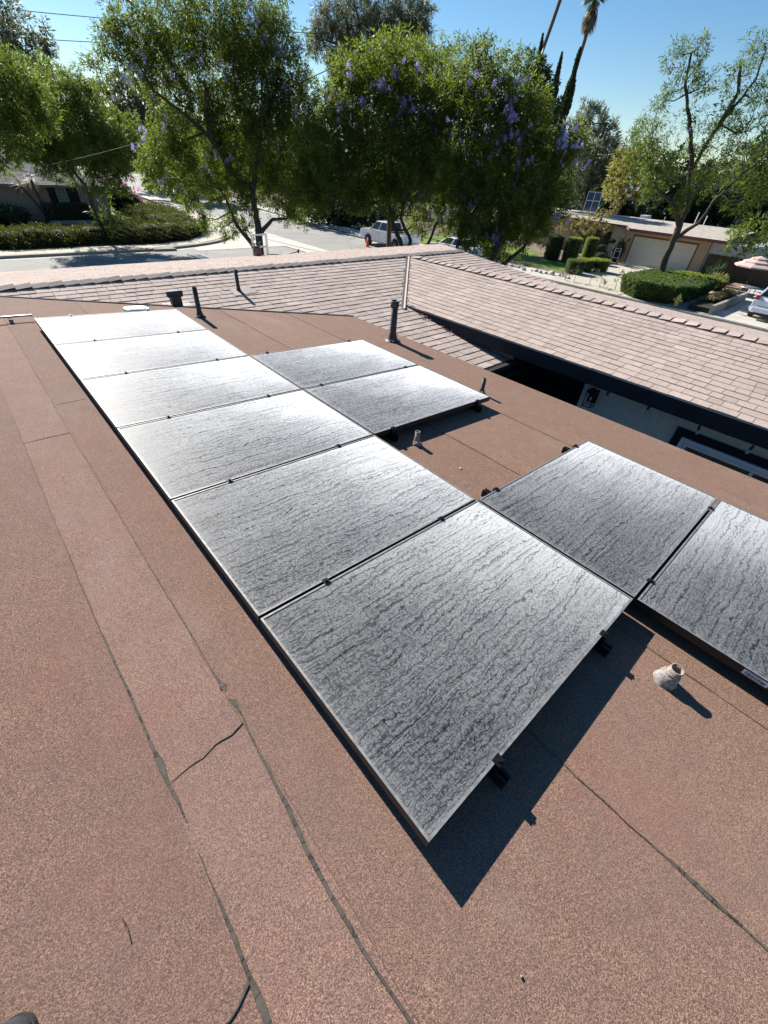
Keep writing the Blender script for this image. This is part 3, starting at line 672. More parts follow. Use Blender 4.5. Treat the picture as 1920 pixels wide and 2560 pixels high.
# ================================================================ pipes and small things on the roofs
def roofpt(x, y): return MR @ Vector((x, y, HR + .004))
def vent_pipe(loc, h, r, boot, lab, mat='pipe', cap=False, lean=(0, 0), mast=True):
    root = empty('vent_pipe', tuple(loc), (lean[0], lean[1], 0), lab, 'vent pipe')
    mb = MB(); mb.lathe([(r, -.04), (r, h), (r * .84, h), (r * .84, h - .10), (0, h - .10)], n=24); mb.build('pipe', M[mat], root)
    mb = MB(); bb = boot; mb.lathe([(bb * 1.5, -.015), (bb * 1.45, .004), (bb * 1.1, .010), (bb * .95, .012 + r * .4), (r * 1.07, .015 + r * 1.7), (r * 1.02, .02 + r * 2)], n=24); mb.build('pipe_boot', M[mat], root)
    if cap: mb = MB(); mb.lathe([(r * 1.02, h - .085), (r * 1.28, h - .078), (r * 1.3, h + .004), (r * 1.12, h + .006), (r * 1.1, h - .03)], n=24); mb.build('pipe_collar', M[mat], root)
    if mast:
        mb = MB(); q = random.Random(int(h * 1000))
        for k in range(7): mb.sphere((-bb * q.uniform(.4, 1.0), -bb * q.uniform(.5, 1.1), .012 + q.uniform(0, .02)), (.010, .012, .008), 7, 5)
        mb.build('sealant', M['mastic'], root)
    return root
vent_pipe(roofpt(3.83, -2.04), .52, .046, .075, 'tall thick dark vent pipe with a collar, at the flat roof edge', cap=True)
vent_pipe(roofpt(1.89, -.06), .385, .032, .05, 'slim dark vent pipe standing beyond the farthest solar panel')
vent_pipe((3.03, 1.07, 3.71), .33, .030, .04, 'slim dark pipe on the front shingle slope below the ridge', mast=False, lean=(0, -.02))
vent_pipe(roofpt(3.42, -3.97), .175, .021, .035, 'small black pipe stub behind the corner of the middle panels')
vent_pipe(roofpt(1.945, -4.4), .115, .021, .03, 'short weathered pipe stub between the middle and right panels', 'rustpipe')
np_ = vent_pipe(roofpt(1.335, -6.655), .112, .0285, .022, 'nearest pipe stub, open iron pipe in a crumbling grey collar', 'rustpipe', mast=False, lean=(.05, -.05))
mb = MB(); q = random.Random(12); prof = [(.052, -.01), (.048, .006), (.044, .02), (.041, .045), (.038, .058), (.035, .066), (.0295, .069)]
vs = []
n = 28
for r_, z_ in prof:
    for k in range(n): a_ = 2 * math.pi * k / n; rr_ = r_ * (1 + .05 * math.sin(3 * a_ + z_ * 80) + q.uniform(-.035, .035)); vs.append((rr_ * math.cos(a_), rr_ * math.sin(a_), z_ + q.uniform(-.002, .002)))
mb.add(vs, [(i * n + k, i * n + (k + 1) % n, (i + 1) * n + (k + 1) % n, (i + 1) * n + k) for i in range(len(prof) - 1) for k in range(n)], True)
mb.build('mastic_collar', M['mastic'], np_)
# hooded vent
hv = empty('hooded_vent', (1.87, .80, 3.672), (0, 0, 0), 'dark metal hooded vent with a barrel top on a pale flashing plate', 'roof vent'); hv.scale = (.85, .85, .85)
mb = MB(); mb.box((-.22, -.22, .004 - .0), (.24, .14, .016), Matrix.Rotation(R_(8), 4, 'X')); mb.build('flashing_plate', M['flashing'], hv)
mb = MB(); mb.prism([(-.085, -.06), (.085, -.06), (.085, .07), (-.085, .07)], .0, .17); mb.build('vent_stack', M['pipe'], hv)
mb = MB(); mb.tube([(-.135, 0, .205), (.135, 0, .205)], .045, 16); mb.prism([(-.125, -.04), (.125, -.04), (.125, .04), (-.125, .04)], .15, .2); mb.build('vent_hood', M['pipe'], hv)
# flashing sheet of the slope pipe
mb = MB(); mb.add([(2.86, .86, 3.703), (3.30, .9, 3.707), (3.28, 1.16, 3.742), (2.9, 1.14, 3.740)], [(0, 1, 2, 3)])
hb(mb, 'pipe_flashing', M['flashing'])
# white box lid
wb = MB(); wb.prism([(-.13, -.10), (.10, -.12), (.15, -.08), (.14, .07), (.09, .11), (-.11, .10), (-.15, .05), (-.15, -.06)], 0, .055); wb.prism([(-.11, -.08), (.09, -.10), (.12, -.06), (.11, .05), (.07, .08), (-.09, .08)], .055, .062)
o = wb.build('junction_box', M['white'], None, .006); o.location = roofpt(1.20, .42); o.rotation_euler = (0, PHI, .05); tag(o, 'white weathered plastic box lying on the flat roof behind the far panel', 'box')
# conduit
cd = empty('conduit', tuple(rf(-.6, .30, HR + .06)), (0, PHI, 0), 'thin pale conduit pipe running from the far panel to the left', 'conduit pipe')
mb = MB(); mb.tube([(-3.2, -.12, 0), (.62, .06, 0)], .0115, 10); mb.build('tube', M['steel'], cd)
for x in (-1.1, .40): mb = MB(); mb.box((x - .02, -.03 + x * .045, -.056), (x + .02, .03 + x * .045, -.013)); mb.build('support_block', M['rustpipe'], cd)
# photographer's shoe tip at the lower left corner
sh = MB(); n = 20; rows_ = []
for i, (t_, wd, hh) in enumerate([(0, .004, .02), (.008, .030, .04), (.03, .046, .055), (.06, .053, .062), (.11, .057, .075), (.24, .050, .12)]):
    for k in range(n):
        a_ = math.pi * 2 * k / n; rows_.append((t_, wd * math.cos(a_), max(0, hh * .5 + hh * .5 * math.sin(a_)) + .012))
sh.add(rows_, [(i * n + k, i * n + (k + 1) % n, (i + 1) * n + (k + 1) % n, (i + 1) * n + k) for i in range(5) for k in range(n)] + [tuple(range(n))[::-1]], True)
shoe = empty('shoe', tuple(roofpt(-.966, -5.935)), (0, PHI, R_(-128)), 'dark grey fabric shoe tip in the bottom left corner', 'shoe')
sh.build('upper', M['shoe'], shoe)
sole_ = [(.075 - .08 * math.cos((k - 10) * math.pi / 20), .056 * math.sin((k - 10) * math.pi / 20)) for k in range(20, -1, -1)] + [(.24, -.05), (.24, .05)]
mb = MB(); mb.prism(sole_, 0, .018); mb.build('sole', M['rope'], shoe)
# dry leaves caught along the gutter, and jacaranda litter on the roof
rngl = np.random.default_rng(3); V = []; F = []
for k in range(150):
    g_ = rngl.choice((-1.55, -.95, -2.1)); y_ = g_ + rngl.normal() * .09; x_ = 5.53 - (y_ + .5) * .10 + rngl.normal() * .035; z_ = zn(y_) + .028 + abs(rngl.normal()) * .012
    a_ = rngl.random() * 6.28; s_ = rngl.uniform(.012, .028); q = len(V)
    V += [(x_ - s_ * math.cos(a_), y_ - s_ * math.sin(a_), z_), (x_ + s_ * .5 * math.sin(a_), y_ - s_ * .5 * math.cos(a_), z_ + .006), (x_ + s_ * math.cos(a_), y_ + s_ * math.sin(a_), z_ + .003), (x_ - s_ * .5 * math.sin(a_), y_ + s_ * .5 * math.cos(a_), z_)]; F.append((q, q + 1, q + 2, q + 3))
tag(np_mesh('dry_leaves', np.array(V), np.array(F), M['brown']), 'rusty dry leaves gathered beside the grey gutter under the wing eave', 'leaf litter', kind='stuff')
# specks of litter on the roof
for (x, y, s_, lab, m_) in ((1.96, -4.88, .012, 'tiny pale chip lying on the roof beyond the short pipe stub', 'white'), (.02, -6.72, .005, 'small tan chip lying on the roof near the bottom of the photo', 'rustpipe')):
    mb = MB(); mb.sphere((0, 0, .003), (s_, s_ * .5, .004), 7, 4); o = mb.build('debris_chip', M[m_]); o.location = roofpt(x, y); tag(o, lab, 'debris')
mb = MB(); mb.tube([(-.03, -.01, .003), (0, 0, .004), (.02, .012, .003)], .0018, 5); o = mb.build('twig', M['wood']); o.location = roofpt(-.74, -5.93); o.rotation_euler = (0, 0, 1.2); tag(o, 'short dark twig lying on the roof left of the tar seams', 'twig')

# ================================================================ ground, streets, kerbs
def sheet(name, poly, z, mat, label=None):
    mb = MB(); c = [(x, y, z) for x, y in poly]; mb.add(c, [tuple(range(len(c)))]); o = mb.build(name, mat); o['kind'] = 'structure'; return o
mb = MB(); N = 24
mb.add([(1500 * (i / N - .5), 1500 * (j / N - .5), -.03) for j in range(N + 1) for i in range(N + 1)], [(j * (N + 1) + i, j * (N + 1) + i + 1, (j + 1) * (N + 1) + i + 1, (j + 1) * (N + 1) + i) for j in range(N) for i in range(N)])
mb.build('ground', M['ground'])['kind'] = 'structure'
road = [(20.2, -90), (29.6, -90), (29.6, 30), (30.4, 37.7), (31.7, 47), (35, 76), (39.6, 108), (46, 152), (54, 200), (40, 200), (33.5, 150), (30, 112), (27, 90), (25.4, 75), (24.3, 60), (22.2, 46), (21.0, 40)]
cross = [(-60, 29.65), (-60, 18.6), (18, 18.6), (20.2, 16), (20.2, 33), (21.0, 40), (20.6, 40), (19.3, 37.1), (18.5, 34.8), (16.6, 32.6), (14, 30.9), (10.2, 29.95), (5.4, 29.7)]
sheet('road', road, 0, M['asphalt']); sheet('side_road', cross, .004, M['asphalt'])
# gutters (pale concrete strips beside the kerbs)
def band(name, pts, w, z0, z1, mat, side=1):
    """raised band along a polyline, w wide to its left"""
    P = [Vector((x, y, 0)) for x, y in pts]; A = []; B = []
    for i, p in enumerate(P):
        d = (P[min(i + 1, len(P) - 1)] - P[max(i - 1, 0)]).normalized(); s = Vector((-d.y, d.x, 0)) * side; A.append(p); B.append(p + s * w)
    mb = MB(); n = len(P); vs = [(p.x, p.y, z1) for p in A] + [(p.x, p.y, z1) for p in B] + [(p.x, p.y, z0) for p in A] + [(p.x, p.y, z0) for p in B]
    fs = []
    for i in range(n - 1): fs += [(i, i + 1, n + i + 1, n + i), (2 * n + i, i, i + 1, 2 * n + i + 1)[::1], (3 * n + i, 3 * n + i + 1, n + i + 1, n + i)]
    fs += [(0, n, 3 * n, 2 * n), (n - 1, 2 * n - 1, 4 * n - 1, 3 * n - 1)]
    mb.add(vs, fs); o = mb.build(name, mat); o['kind'] = 'structure'; return o
def smooth(pts, n=6):
    P = [Vector((x, y, 0)) for x, y in pts]; out = []
    for i in range(len(P) - 1):
        p0, p1, p2, p3 = P[max(i - 1, 0)], P[i], P[i + 1], P[min(i + 2, len(P) - 1)]
        for k in range(n):
            t = k / n; out.append(.5 * (2 * p1 + (p2 - p0) * t + (2 * p0 - 5 * p1 + 4 * p2 - p3) * t * t + (3 * p1 - p0 - 3 * p2 + p3) * t ** 3))
    out.append(P[-1]); return [(p.x, p.y) for p in out]
kl = smooth([(-60, 29.6), (5.4, 29.7), (10.2, 29.9), (14.0, 30.9), (16.6, 32.6), (18.3, 34.8), (19.1, 37.1), (20.0, 40), (22.2, 47), (24.3, 60), (25.4, 75), (27, 90), (30, 112), (33.5, 150)])
band('kerb', kl, .32, -.02, .15, M['kerb'])
band('gutter', kl, .55, -.02, .010, M['conc'], -1)
kr = smooth([(29.9, -90), (29.9, 30), (30.7, 37.7), (32.0, 47), (35.3, 76), (39.9, 108), (46.3, 152)])
band('gutter', kr, .5, -.02, .010, M['conc']); band('kerb', kr, .3, -.02, .15, M['kerb'], -1)
kn = [(-60, 18.3), (17, 18.3), (18.8, 17.6), (19.9, 15.6), (19.9, -90)]
band('kerb', kn, .3, -.02, .15, M['kerb'], -1); band('gutter', smooth([(19.0, 18.5), (20.4, 14), (20.4, -60)]), .5, -.02, .011, M['conc'])
# pale patches where the streets meet
sheet('concrete_apron', [(19.4, 41), (20.3, 41.5), (20.3, 20), (20.6, 16), (22.3, 20), (22.6, 30), (23, 40.5), (24.2, 50), (22.6, 49)], .014, M['conc'])
sheet('concrete_crossing', [(13, 30.2), (16.8, 32.2), (19.4, 37), (20.3, 36), (20.3, 29.0), (13, 28.9)], .018, M['conc'])
sheet('asphalt_patch', [(22.9, 44.5), (25.2, 47), (24.4, 41.6), (22.9, 40.2)], .018, simple('darker_asphalt', (.17, .165, .155), .9, 0, .15, 2))
band('crack_sealer', [(20.6, 33), (20.9, 29.5), (21.4, 25.8), (21.2, 22)], .09, .0, .024, M['tar'])
sheet('sidewalk', [(5.4, 30.02), (10.2, 30.22), (13.9, 31.2), (16.4, 32.9), (18.0, 35), (18.8, 37.3), (19.7, 40.1), (21.9, 47.1), (24.0, 60), (25.1, 75), (26.7, 90), (24.5, 90), (22, 62), (19.5, 48), (17.2, 37.2), (14.2, 32.9), (10.8, 31.6), (5.5, 31.6), (-60, 31.6), (-60, 29.92)], .152, M['drive'])
sheet('sidewalk', [(30.2, -60), (33, -60), (33, 33), (34.2, 46), (38, 76), (35.6, 76), (32.3, 47), (31.0, 37.7), (30.2, 30)], .150, M['conc'])
sheet('yard_soil', [(-60, 31.6), (5.5, 31.6), (10.8, 31.6), (14.2, 32.9), (17.2, 37.2), (19.5, 48), (22, 62), (10, 75), (-60, 75)], .12, M['ground'])
sheet('front_lawn', [(11.2, 16.5), (17.2, 16.5), (19.2, 14.5), (19.2, -60), (11.2, -60)], .06, M['grass'])
sheet('lawn', [(38.6, 17.2), (38.3, 12.9), (35.6, 11.2), (33.8, 11.6), (33.6, 13.4), (33.9, 16), (33.2, 26), (38, 30), (44, 26), (41, 17)], .165, M['grass'])
sheet('soil_bed', [(33.05, 9.0), (33.05, 26), (36, 30), (46.8, 24), (46.8, 12.0), (44.2, 11.2), (40, 10.6), (36, 10.3)], .155, simple('brown_soil', (.16, .12, .085), .95, 0, .3, 2))
sheet('driveway', [(29.95, 5.0), (44.3, 4.9), (44.3, 11.1), (38.0, 10.7), (34.3, 9.9), (29.95, 10.2)], .172, M['drive'])
sheet('driveway', [(29.95, -.5), (29.95, -7), (44, -7), (44, 1.2), (37.4, 1.2), (37.4, -.25)], .172, M['conc'])
sheet('gravel_bed', [(30.3, 1.7), (37, 1.9), (41, 3.8), (44, 4.6), (44, 1.3), (37.4, 1.3), (37.4, .05), (30.3, -.2)], .168, simple('dusty_pebble_bed', (.33, .28, .23), .95, 0, .45, 7))

# ================================================================ foliage machinery
def leafset(blobs, rng, dens=30, per=22, ll=.28, lw=.075, droop=.5, spread=.34, inner=.35, flat=1.0):
    """rhombic leaves in tufts spread through a set of spheres"""
    B, TC, TO = [], [], []
    for (x, y, z, r) in blobs:
        n = max(6, int(dens * r * r)); d = rng.normal(size=(n, 3)); d /= np.linalg.norm(d, axis=1)[:, None]
        rad = r * (inner + (1.12 - inner) * rng.random(n) ** .55) * (1 + .16 * np.sin(7 * d[:, 0] + 5 * d[:, 2] + x))
        TC.append(np.array([x, y, z]) + d * rad[:, None] * np.array([1, 1, flat])); TO.append(d)
    TC = np.concatenate(TC); TO = np.concatenate(TO); n = len(TC)
    sz = rng.uniform(.6, 1.35, n)
    c = np.repeat(TC, per, 0); o = np.repeat(TO, per, 0); s = np.repeat(sz, per); m = len(c)
    d = rng.normal(size=(m, 3)); d /= np.linalg.norm(d, axis=1)[:, None]
    d = d * .9 + o * .45; d[:, 2] -= droop * rng.random(m); d /= np.linalg.norm(d, axis=1)[:, None]
    c = c + d * (spread * s * rng.random(m) ** .6)[:, None]; c[:, 2] -= droop * .25 * rng.random(m)
    a = d * (ll * s * rng.uniform(.6, 1.2, m) / 2)[:, None]
    k = rng.normal(size=(m, 3)); sd = np.cross(d, k); sd /= np.linalg.norm(sd, axis=1)[:, None] + 1e-6
    sd *= (lw * s * rng.uniform(.6, 1.3, m) / 2)[:, None]
    mid = c + a * rng.uniform(-.3, .1, m)[:, None]
    V = np.stack([c - a, mid + sd, c + a, mid - sd], 1).reshape(-1, 3)
    return V, np.arange(4 * m).reshape(-1, 4), TC
def tree(name, label, cat, base, blobs, stems, leaf, bark='bark', group=None, seed=0, twigs=True, r0=.16, **kw):
    """stems: list of point lists; first point of the first is the base"""
    rng = np.random.default_rng(seed); r = random.Random(seed)
    root = empty(name, base, label=label, cat=cat, group=group); off = Vector(base)
    V, F, TC = leafset(blobs, rng, **kw)
    if V.shape[0]: np_mesh('crown', V - np.array(base), F, M[leaf], root)
    mb = MB(); joints = []
    for i, st_ in enumerate(stems):
        P = [Vector(p) for p in st_]; n = len(P); out = []
        for a_, b_ in zip(P, P[1:]):
            for k in range(4):
                q = a_.lerp(b_, k / 4); j = .03 * (b_ - a_).length; out.append(q + Vector((r.uniform(-j, j), r.uniform(-j, j), 0)))
        out.append(P[-1]); ra = r0 * (1.0 if i == 0 else .62); m = len(out)
        rads = [ra * (1.25 if k == 0 and i == 0 else 1) * (1 - .80 * k / m) for k in range(m)]
        mb.tube([q - off for q in out], rads, 8, jit=.14, rnd=r)
        joints += [(q, rads[k]) for k, q in enumerate(out) if k > m * .35]
    bm_ = MB()
    if twigs:
        for (x, y, z, rr) in blobs:
            c = Vector((x, y, z)); j, jr = min(joints, key=lambda t_: (t_[0] - c).length + (2.0 if t_[0].z > c.z + .5 else 0))
            mid = j.lerp(c, .5) + Vector((r.uniform(-.15, .15), r.uniform(-.15, .15), -.12 * (c - j).length)); w = max(.02, min(jr * .6, .07))
            bm_.tube([j - off, mid - off, c - off], [w, w * .7, w * .3], 5, cap=False)
            for k in range(5):
                d = Vector((r.gauss(0, 1), r.gauss(0, 1), r.gauss(.3, .8))).normalized() * rr * .85
                bm_.tube([mid.lerp(c, .7) - off, c + d * .5 + Vector((0, 0, .05)) - off, c + d - off], [w * .35, w * .25, .006], 4, cap=False)
    mb.build('trunk', M[bark], root)
    if bm_.v: bm_.build('branches', M[bark], root)
    return root
# violet panicles: three shared meshes
def panicle(seed):
    rng = np.random.default_rng(seed); m = 130; t = rng.random(m) ** .8; a = rng.random(m) * 6.28; rr = (.20 * (1 - t * .75)) * rng.random(m) ** .5
    c = np.stack([rr * np.cos(a), rr * np.sin(a), -.22 + .5 * t], 1); d = rng.normal(size=(m, 3)); d /= np.linalg.norm(d, axis=1)[:, None]
    sd = np.cross(d, rng.normal(size=(m, 3))); sd /= np.linalg.norm(sd, axis=1)[:, None]; l = rng.uniform(.02, .042, m)[:, None]; w = rng.uniform(.012, .024, m)[:, None]
    return np.stack([c - d * l, c + sd * w, c + d * l, c - sd * w], 1).reshape(-1, 3), np.arange(4 * m).reshape(-1, 4)
pan = []
for s_ in range(3):
    V, F = panicle(s_); o = np_mesh('blossom_cluster', V, F, M['purple']); pan.append(o.data); bpy.data.objects.remove(o)
def blossoms(root, pts, seed, scale=1.0):
    r = random.Random(seed)
    for p in pts:
        for k in range(r.choice((3, 4, 5))):
            q = Vector(p) + (Vector((r.gauss(0, .3), r.gauss(0, .3), r.gauss(0, .22))) if k else Vector())
            o = bpy.data.objects.new('blossom_cluster', pan[r.randrange(3)]); col.objects.link(o); o.parent = root
            o.location = q - root.location; o.rotation_euler = (r.uniform(-.5, .5), r.uniform(-.5, .5), r.uniform(0, 6)); s_ = r.uniform(.35, .85) * scale; o.scale = (s_, s_, s_ * .7)
T = {
'corner':[(10.4,24.7,10.0,1.1),(11.9,23.9,10.5,1.4),(14.4,23.8,10.9,1.5),(16.0,22.6,10.9,1.5),(16.3,21.1,9.8,1.3),(17.1,21.1,8.4,1.0),(9.9,24.6,8.7,0.8),(12.1,25.4,9.2,1.4),(14.4,24.7,9.3,1.6),(15.8,22.8,8.9,1.6),(17.0,21.4,7.1,1.3),(12.3,24.6,7.4,1.3),(14.4,24.1,7.2,1.5),(15.3,21.6,6.9,1.5),(10.4,23.8,6.0,0.8),(10.9,23.3,5.1,1.1),(13.6,24.6,5.4,1.4),(15.8,24.0,5.2,1.4),(16.8,21.9,5.1,1.2),(12.2,24.5,4.1,1.0),(13.7,22.4,3.9,1.0),(16.1,21.8,3.7,0.9),(10.1,24.7,4.6,0.7),(9.5,24.7,5.1,0.5),(13.3,24.3,2.2,0.6),(11.7,23.9,2.5,0.4),(9.0,25.1,9.5,0.4),(8.4,25.5,8.4,0.5),(9.7,25.0,10.0,0.5),(11.4,24.6,3.3,0.4),(14.4,23.0,2.2,0.4),(17.0,21.6,3.2,0.7)],
'leftyard':[(7.9,34.8,7.5,1.3),(7.9,35.6,6.0,1.7),(10.0,35.1,7.0,1.1),(9.1,33.0,5.2,1.6),(10.7,33.1,5.4,1.0),(7.7,35.7,4.2,1.1),(9.6,33.7,3.9,0.8),(5.8,35.2,5.9,1.3),(5.5,35.4,4.1,1.0),(9.7,34.9,8.2,0.8),(6.5,34.3,4.8,1.1),(11.7,34.5,6.5,0.8)],
'leftedge':[(4.9,30.1,7.1,1.4),(3.3,28.5,5.9,1.4),(5.7,28.8,7.8,0.9),(3.4,30.0,3.9,0.6),(4.1,28.3,7.9,1.1),(3.8,29.2,5.3,1.1),(5.8,28.9,6.8,0.7)],
'leftback':[(9.5,53.4,11.5,1.9),(10.7,54.2,13.1,1.5),(9.3,56.5,12.9,2.0),(12.8,53.4,12.3,0.7),(12.3,54.3,11.3,1.0),(12.3,53.4,10.1,1.0),(10.8,54.3,10.4,1.3),(13.0,53.8,13.2,0.4)],
'nearA':[(16.3,15.0,8.6,0.8),(17.2,14.1,8.8,0.9),(15.4,14.8,7.6,0.6),(17.2,14.5,7.8,1.1),(18.6,13.9,8.6,1.1),(19.2,12.7,8.8,1.0),(15.3,14.6,6.5,0.7),(16.7,13.6,6.5,1.3),(19.0,13.3,7.3,1.4),(19.0,11.5,7.9,1.1),(15.2,14.8,5.3,0.8),(17.3,15.2,5.1,1.1),(17.5,12.3,5.4,1.2),(18.8,11.6,6.1,1.4),(16.8,14.8,3.9,0.7),(17.4,12.8,4.1,0.8),(19.5,12.7,4.3,1.0),(20.6,11.8,3.3,0.9),(19.3,12.9,3.0,0.6),(15.1,15.4,4.4,0.5)],
'nearB':[(18.3,9.7,8.4,1.0),(19.5,8.9,8.4,0.9),(20.7,8.2,7.9,0.7),(19.2,9.6,7.5,1.2),(20.8,8.7,7.3,1.1),(18.4,8.9,6.0,1.3),(21.0,8.6,6.1,1.3),(21.2,6.9,6.0,0.9),(21.4,6.2,6.5,0.5),(19.0,8.6,4.4,1.2),(19.8,7.0,4.7,1.1),(21.1,6.3,4.9,0.8),(18.6,8.5,3.4,0.7),(20.0,7.8,3.2,0.8),(20.4,6.5,4.0,0.8),(21.4,5.9,6.9,0.4),(20.6,7.9,2.2,0.4),(20.9,6.1,3.9,0.4)],
'euc':[(54.9,69.2,22.4,1.9),(54.4,72.3,19.7,1.4),(56.9,70.0,19.7,1.7),(59.1,68.0,23.4,2.4),(60.5,64.1,22.9,2.2),(63.3,61.9,23.5,1.9),(64.8,60.5,21.3,1.6),(65.0,61.8,22.4,1.4),(60.1,69.6,19.7,2.0),(56.5,71.1,17.3,1.3),(54.7,71.6,21.5,1.4),(61.1,64.5,19.8,2.3),(63.8,63.9,21.4,1.9),(56.7,71.0,15.1,1.4),(57.8,69.2,21.8,1.8),(65.8,61.1,24.0,1.1)],
'midgreen':[(37.4,34.8,13.9,1.2),(38.6,33.8,13.2,1.4),(34.9,35.2,12.1,1.9),(37.3,34.6,12.1,1.9),(38.7,31.2,11.9,1.6),(32.6,36.5,11.4,1.1),(32.2,37.1,9.5,0.8)],
'darktall':[(49.0,28.0,13.7,1.1),(49.3,26.9,12.5,1.3),(49.4,25.5,10.9,1.2),(50.1,27.6,11.3,1.4),(50.2,26.1,9.5,1.4)],
'conifer':[(61.6,28.8,9.7,1.6),(63.2,28.0,10.9,1.7),(63.0,28.9,11.6,1.0),(65.5,27.0,9.7,1.7),(62.6,25.3,7.7,2.1),(65.1,24.2,7.1,1.9),(63.1,27.9,6.8,2.2),(63.9,25.4,9.9,0.7),(64.6,26.1,4.6,2.3),(65.6,23.1,6.4,1.7)],
'olive':[(55.0,18.6,6.9,1.4),(55.0,16.6,6.0,1.6),(54.0,17.9,5.3,1.4),(54.7,16.4,7.6,1.2),(54.1,18.1,7.6,0.8)],
'woodR':[(60.9,16.5,4.4,2.3),(62.8,15.0,5.3,2.3),(66.4,12.7,5.1,2.3),(64.6,9.4,5.0,2.3),(65.9,7.8,6.2,2.4),(63.9,20.5,3.4,2.2),(61.3,22.1,4.0,2.1),(64.4,12.8,3.3,2.0),(64.5,9.6,3.3,1.9),(63.5,16.7,7.3,1.5),(64.3,6.5,3.2,2.1),(64.9,9.0,8.6,1.7)],
'hedgetree':[(34.2,8.6,8.4,0.8),(33.5,7.6,7.7,1.0),(34.9,8.5,7.0,1.0),(34.1,6.9,6.4,1.1),(34.7,7.1,5.7,0.9),(34.3,9.2,7.9,0.5),(34.8,8.5,11.4,0.7),(34.6,7.4,11.7,0.5),(34.6,7.6,10.6,0.7),(34.5,8.1,9.8,0.5),(35.2,6.5,10.3,0.7),(35.5,5.1,10.4,0.7),(35.8,4.9,11.6,0.7),(35.6,3.8,9.6,0.9),(35.7,4.9,8.9,0.8),(35.2,3.3,8.2,0.9),(34.6,4.3,6.7,0.9),(37.1,3.6,6.9,1.2),(36.3,1.6,5.9,1.0),(34.7,4.8,5.8,0.8),(34.8,6.2,8.6,0.6),(35.1,5.4,5.0,0.6),(34.1,8.2,9.4,0.4),(35.6,2.3,5.2,0.8),(34.7,4.9,8.1,0.8),(35.4,6.2,7.3,0.5)],
'rightedge':[(42.0,2.4,3.0,0.8),(42.0,1.9,3.9,1.0),(43.2,1.1,2.7,0.9),(42.8,3.3,3.6,0.5)],
'farmid':[(26.7,93.8,11.6,1.6),(32.3,96.4,11.7,2.9),(33.4,91.2,10.3,2.9),(29.3,95.5,9.0,2.3),(36.8,95.1,8.1,3.1),(30.8,92.1,7.1,2.9),(29.7,94.2,13.3,1.2)],
'streetwood':[(26.1,69.8,6.1,1.6),(28.9,68.8,5.9,1.9),(31.4,67.3,4.8,2.2),(26.7,68.9,3.7,1.5),(23.5,69.7,4.3,0.9)],
'bank':[(30.1,40.7,4.0,1.5),(32.4,39.7,3.4,1.9),(33.8,37.3,3.3,1.9),(32.0,40.8,1.6,1.4),(33.8,38.6,1.1,1.4),(29.7,41.9,2.2,1.2),(35.1,36.0,2.0,1.8)],
}
BL = {
'nearA':[(17.2,12.5,9.0),(17.7,12.0,8.8),(18.2,11.5,8.9),(16.9,12.8,8.6),(15.5,13.9,8.4),(16.4,13.2,8.4),(15.9,13.6,7.7),(15.1,14.2,7.6),(16.2,13.4,8.2),(16.7,13.0,8.1),(17.3,12.4,8.0),(17.3,12.3,7.7),(17.5,12.2,7.5),(14.7,14.6,7.6),(15.2,14.2,7.4),(17.1,12.6,7.3),(17.3,12.4,7.1),(17.9,11.8,7.6),(18.2,11.5,7.3),(18.3,11.4,6.9),(17.6,12.1,7.6),(17.5,12.2,6.8),(18.6,11.0,6.8),(18.8,10.9,6.7),(18.0,11.7,4.8),(18.1,11.6,4.5),(17.5,12.2,4.4),(18.3,11.4,4.6),(18.8,10.8,3.8),(19.1,10.5,3.9),(19.1,10.5,5.7)],
'nearB':[(17.7,9.1,8.2),(18.1,8.5,8.0),(18.7,7.9,7.9),(18.9,7.6,7.2),(17.7,9.1,6.5),(18.0,8.8,6.7),(18.3,8.4,6.6),(17.5,9.3,7.4),(18.9,7.5,7.4),(18.7,7.8,7.6),(18.7,7.8,6.8),(18.8,7.7,6.7),(18.7,7.8,6.3),(19.3,7.1,5.9),(17.8,8.9,5.4),(18.0,8.7,4.6),(18.2,8.5,4.5),(19.3,7.0,5.1),(19.8,6.2,5.5),(19.9,6.1,5.1),(20.4,5.1,4.3),(20.6,4.8,4.1),(18.8,7.7,3.3),(19.1,7.3,3.2),(19.1,7.3,3.1),(20.1,5.7,7.0),(20.2,5.6,6.6),(20.1,5.7,6.8),(20.4,5.2,6.6),(20.0,5.8,6.5),(20.5,5.1,6.1),(18.9,7.5,8.4),(18.0,8.8,5.3)],
'corner':[(15.2,21.0,10.6),(15.4,20.9,10.1),(15.2,21.0,10.0),(13.3,22.0,9.0),(12.2,22.5,9.2),(16.6,20.1,10.0),(16.1,20.4,9.7),(17.0,19.9,8.8),(15.0,21.1,8.5),(16.0,20.5,8.4),(16.1,20.4,8.2),(16.8,20.0,7.6),(17.0,19.9,7.2),(16.2,20.4,5.8),(13.3,22.0,5.4),(12.5,22.3,5.4),(9.4,23.5,8.4),(10.1,23.3,8.7),(9.0,23.7,7.9),(11.1,22.9,8.3),(10.3,23.2,6.6),(9.4,23.5,6.3),(9.0,23.7,5.6),(10.7,23.1,4.1),(9.7,23.4,4.2),(14.8,21.2,10.8),(15.5,20.8,6.3),(11.6,22.7,4.7)],
'leftyard':[(6.9,33.4,6.1),(7.1,33.4,5.8)],
'hedgetree':[(33.9,6.3,8.2),(34.8,3.4,7.6),(34.8,3.4,7.9),(33.2,7.8,5.4),(33.2,7.9,5.0),(34.8,3.3,6.6),(34.7,3.7,5.8),(35.2,1.9,4.3),(33.3,7.8,8.3),(33.3,7.7,10.7),(34.5,4.5,10.1)],
}
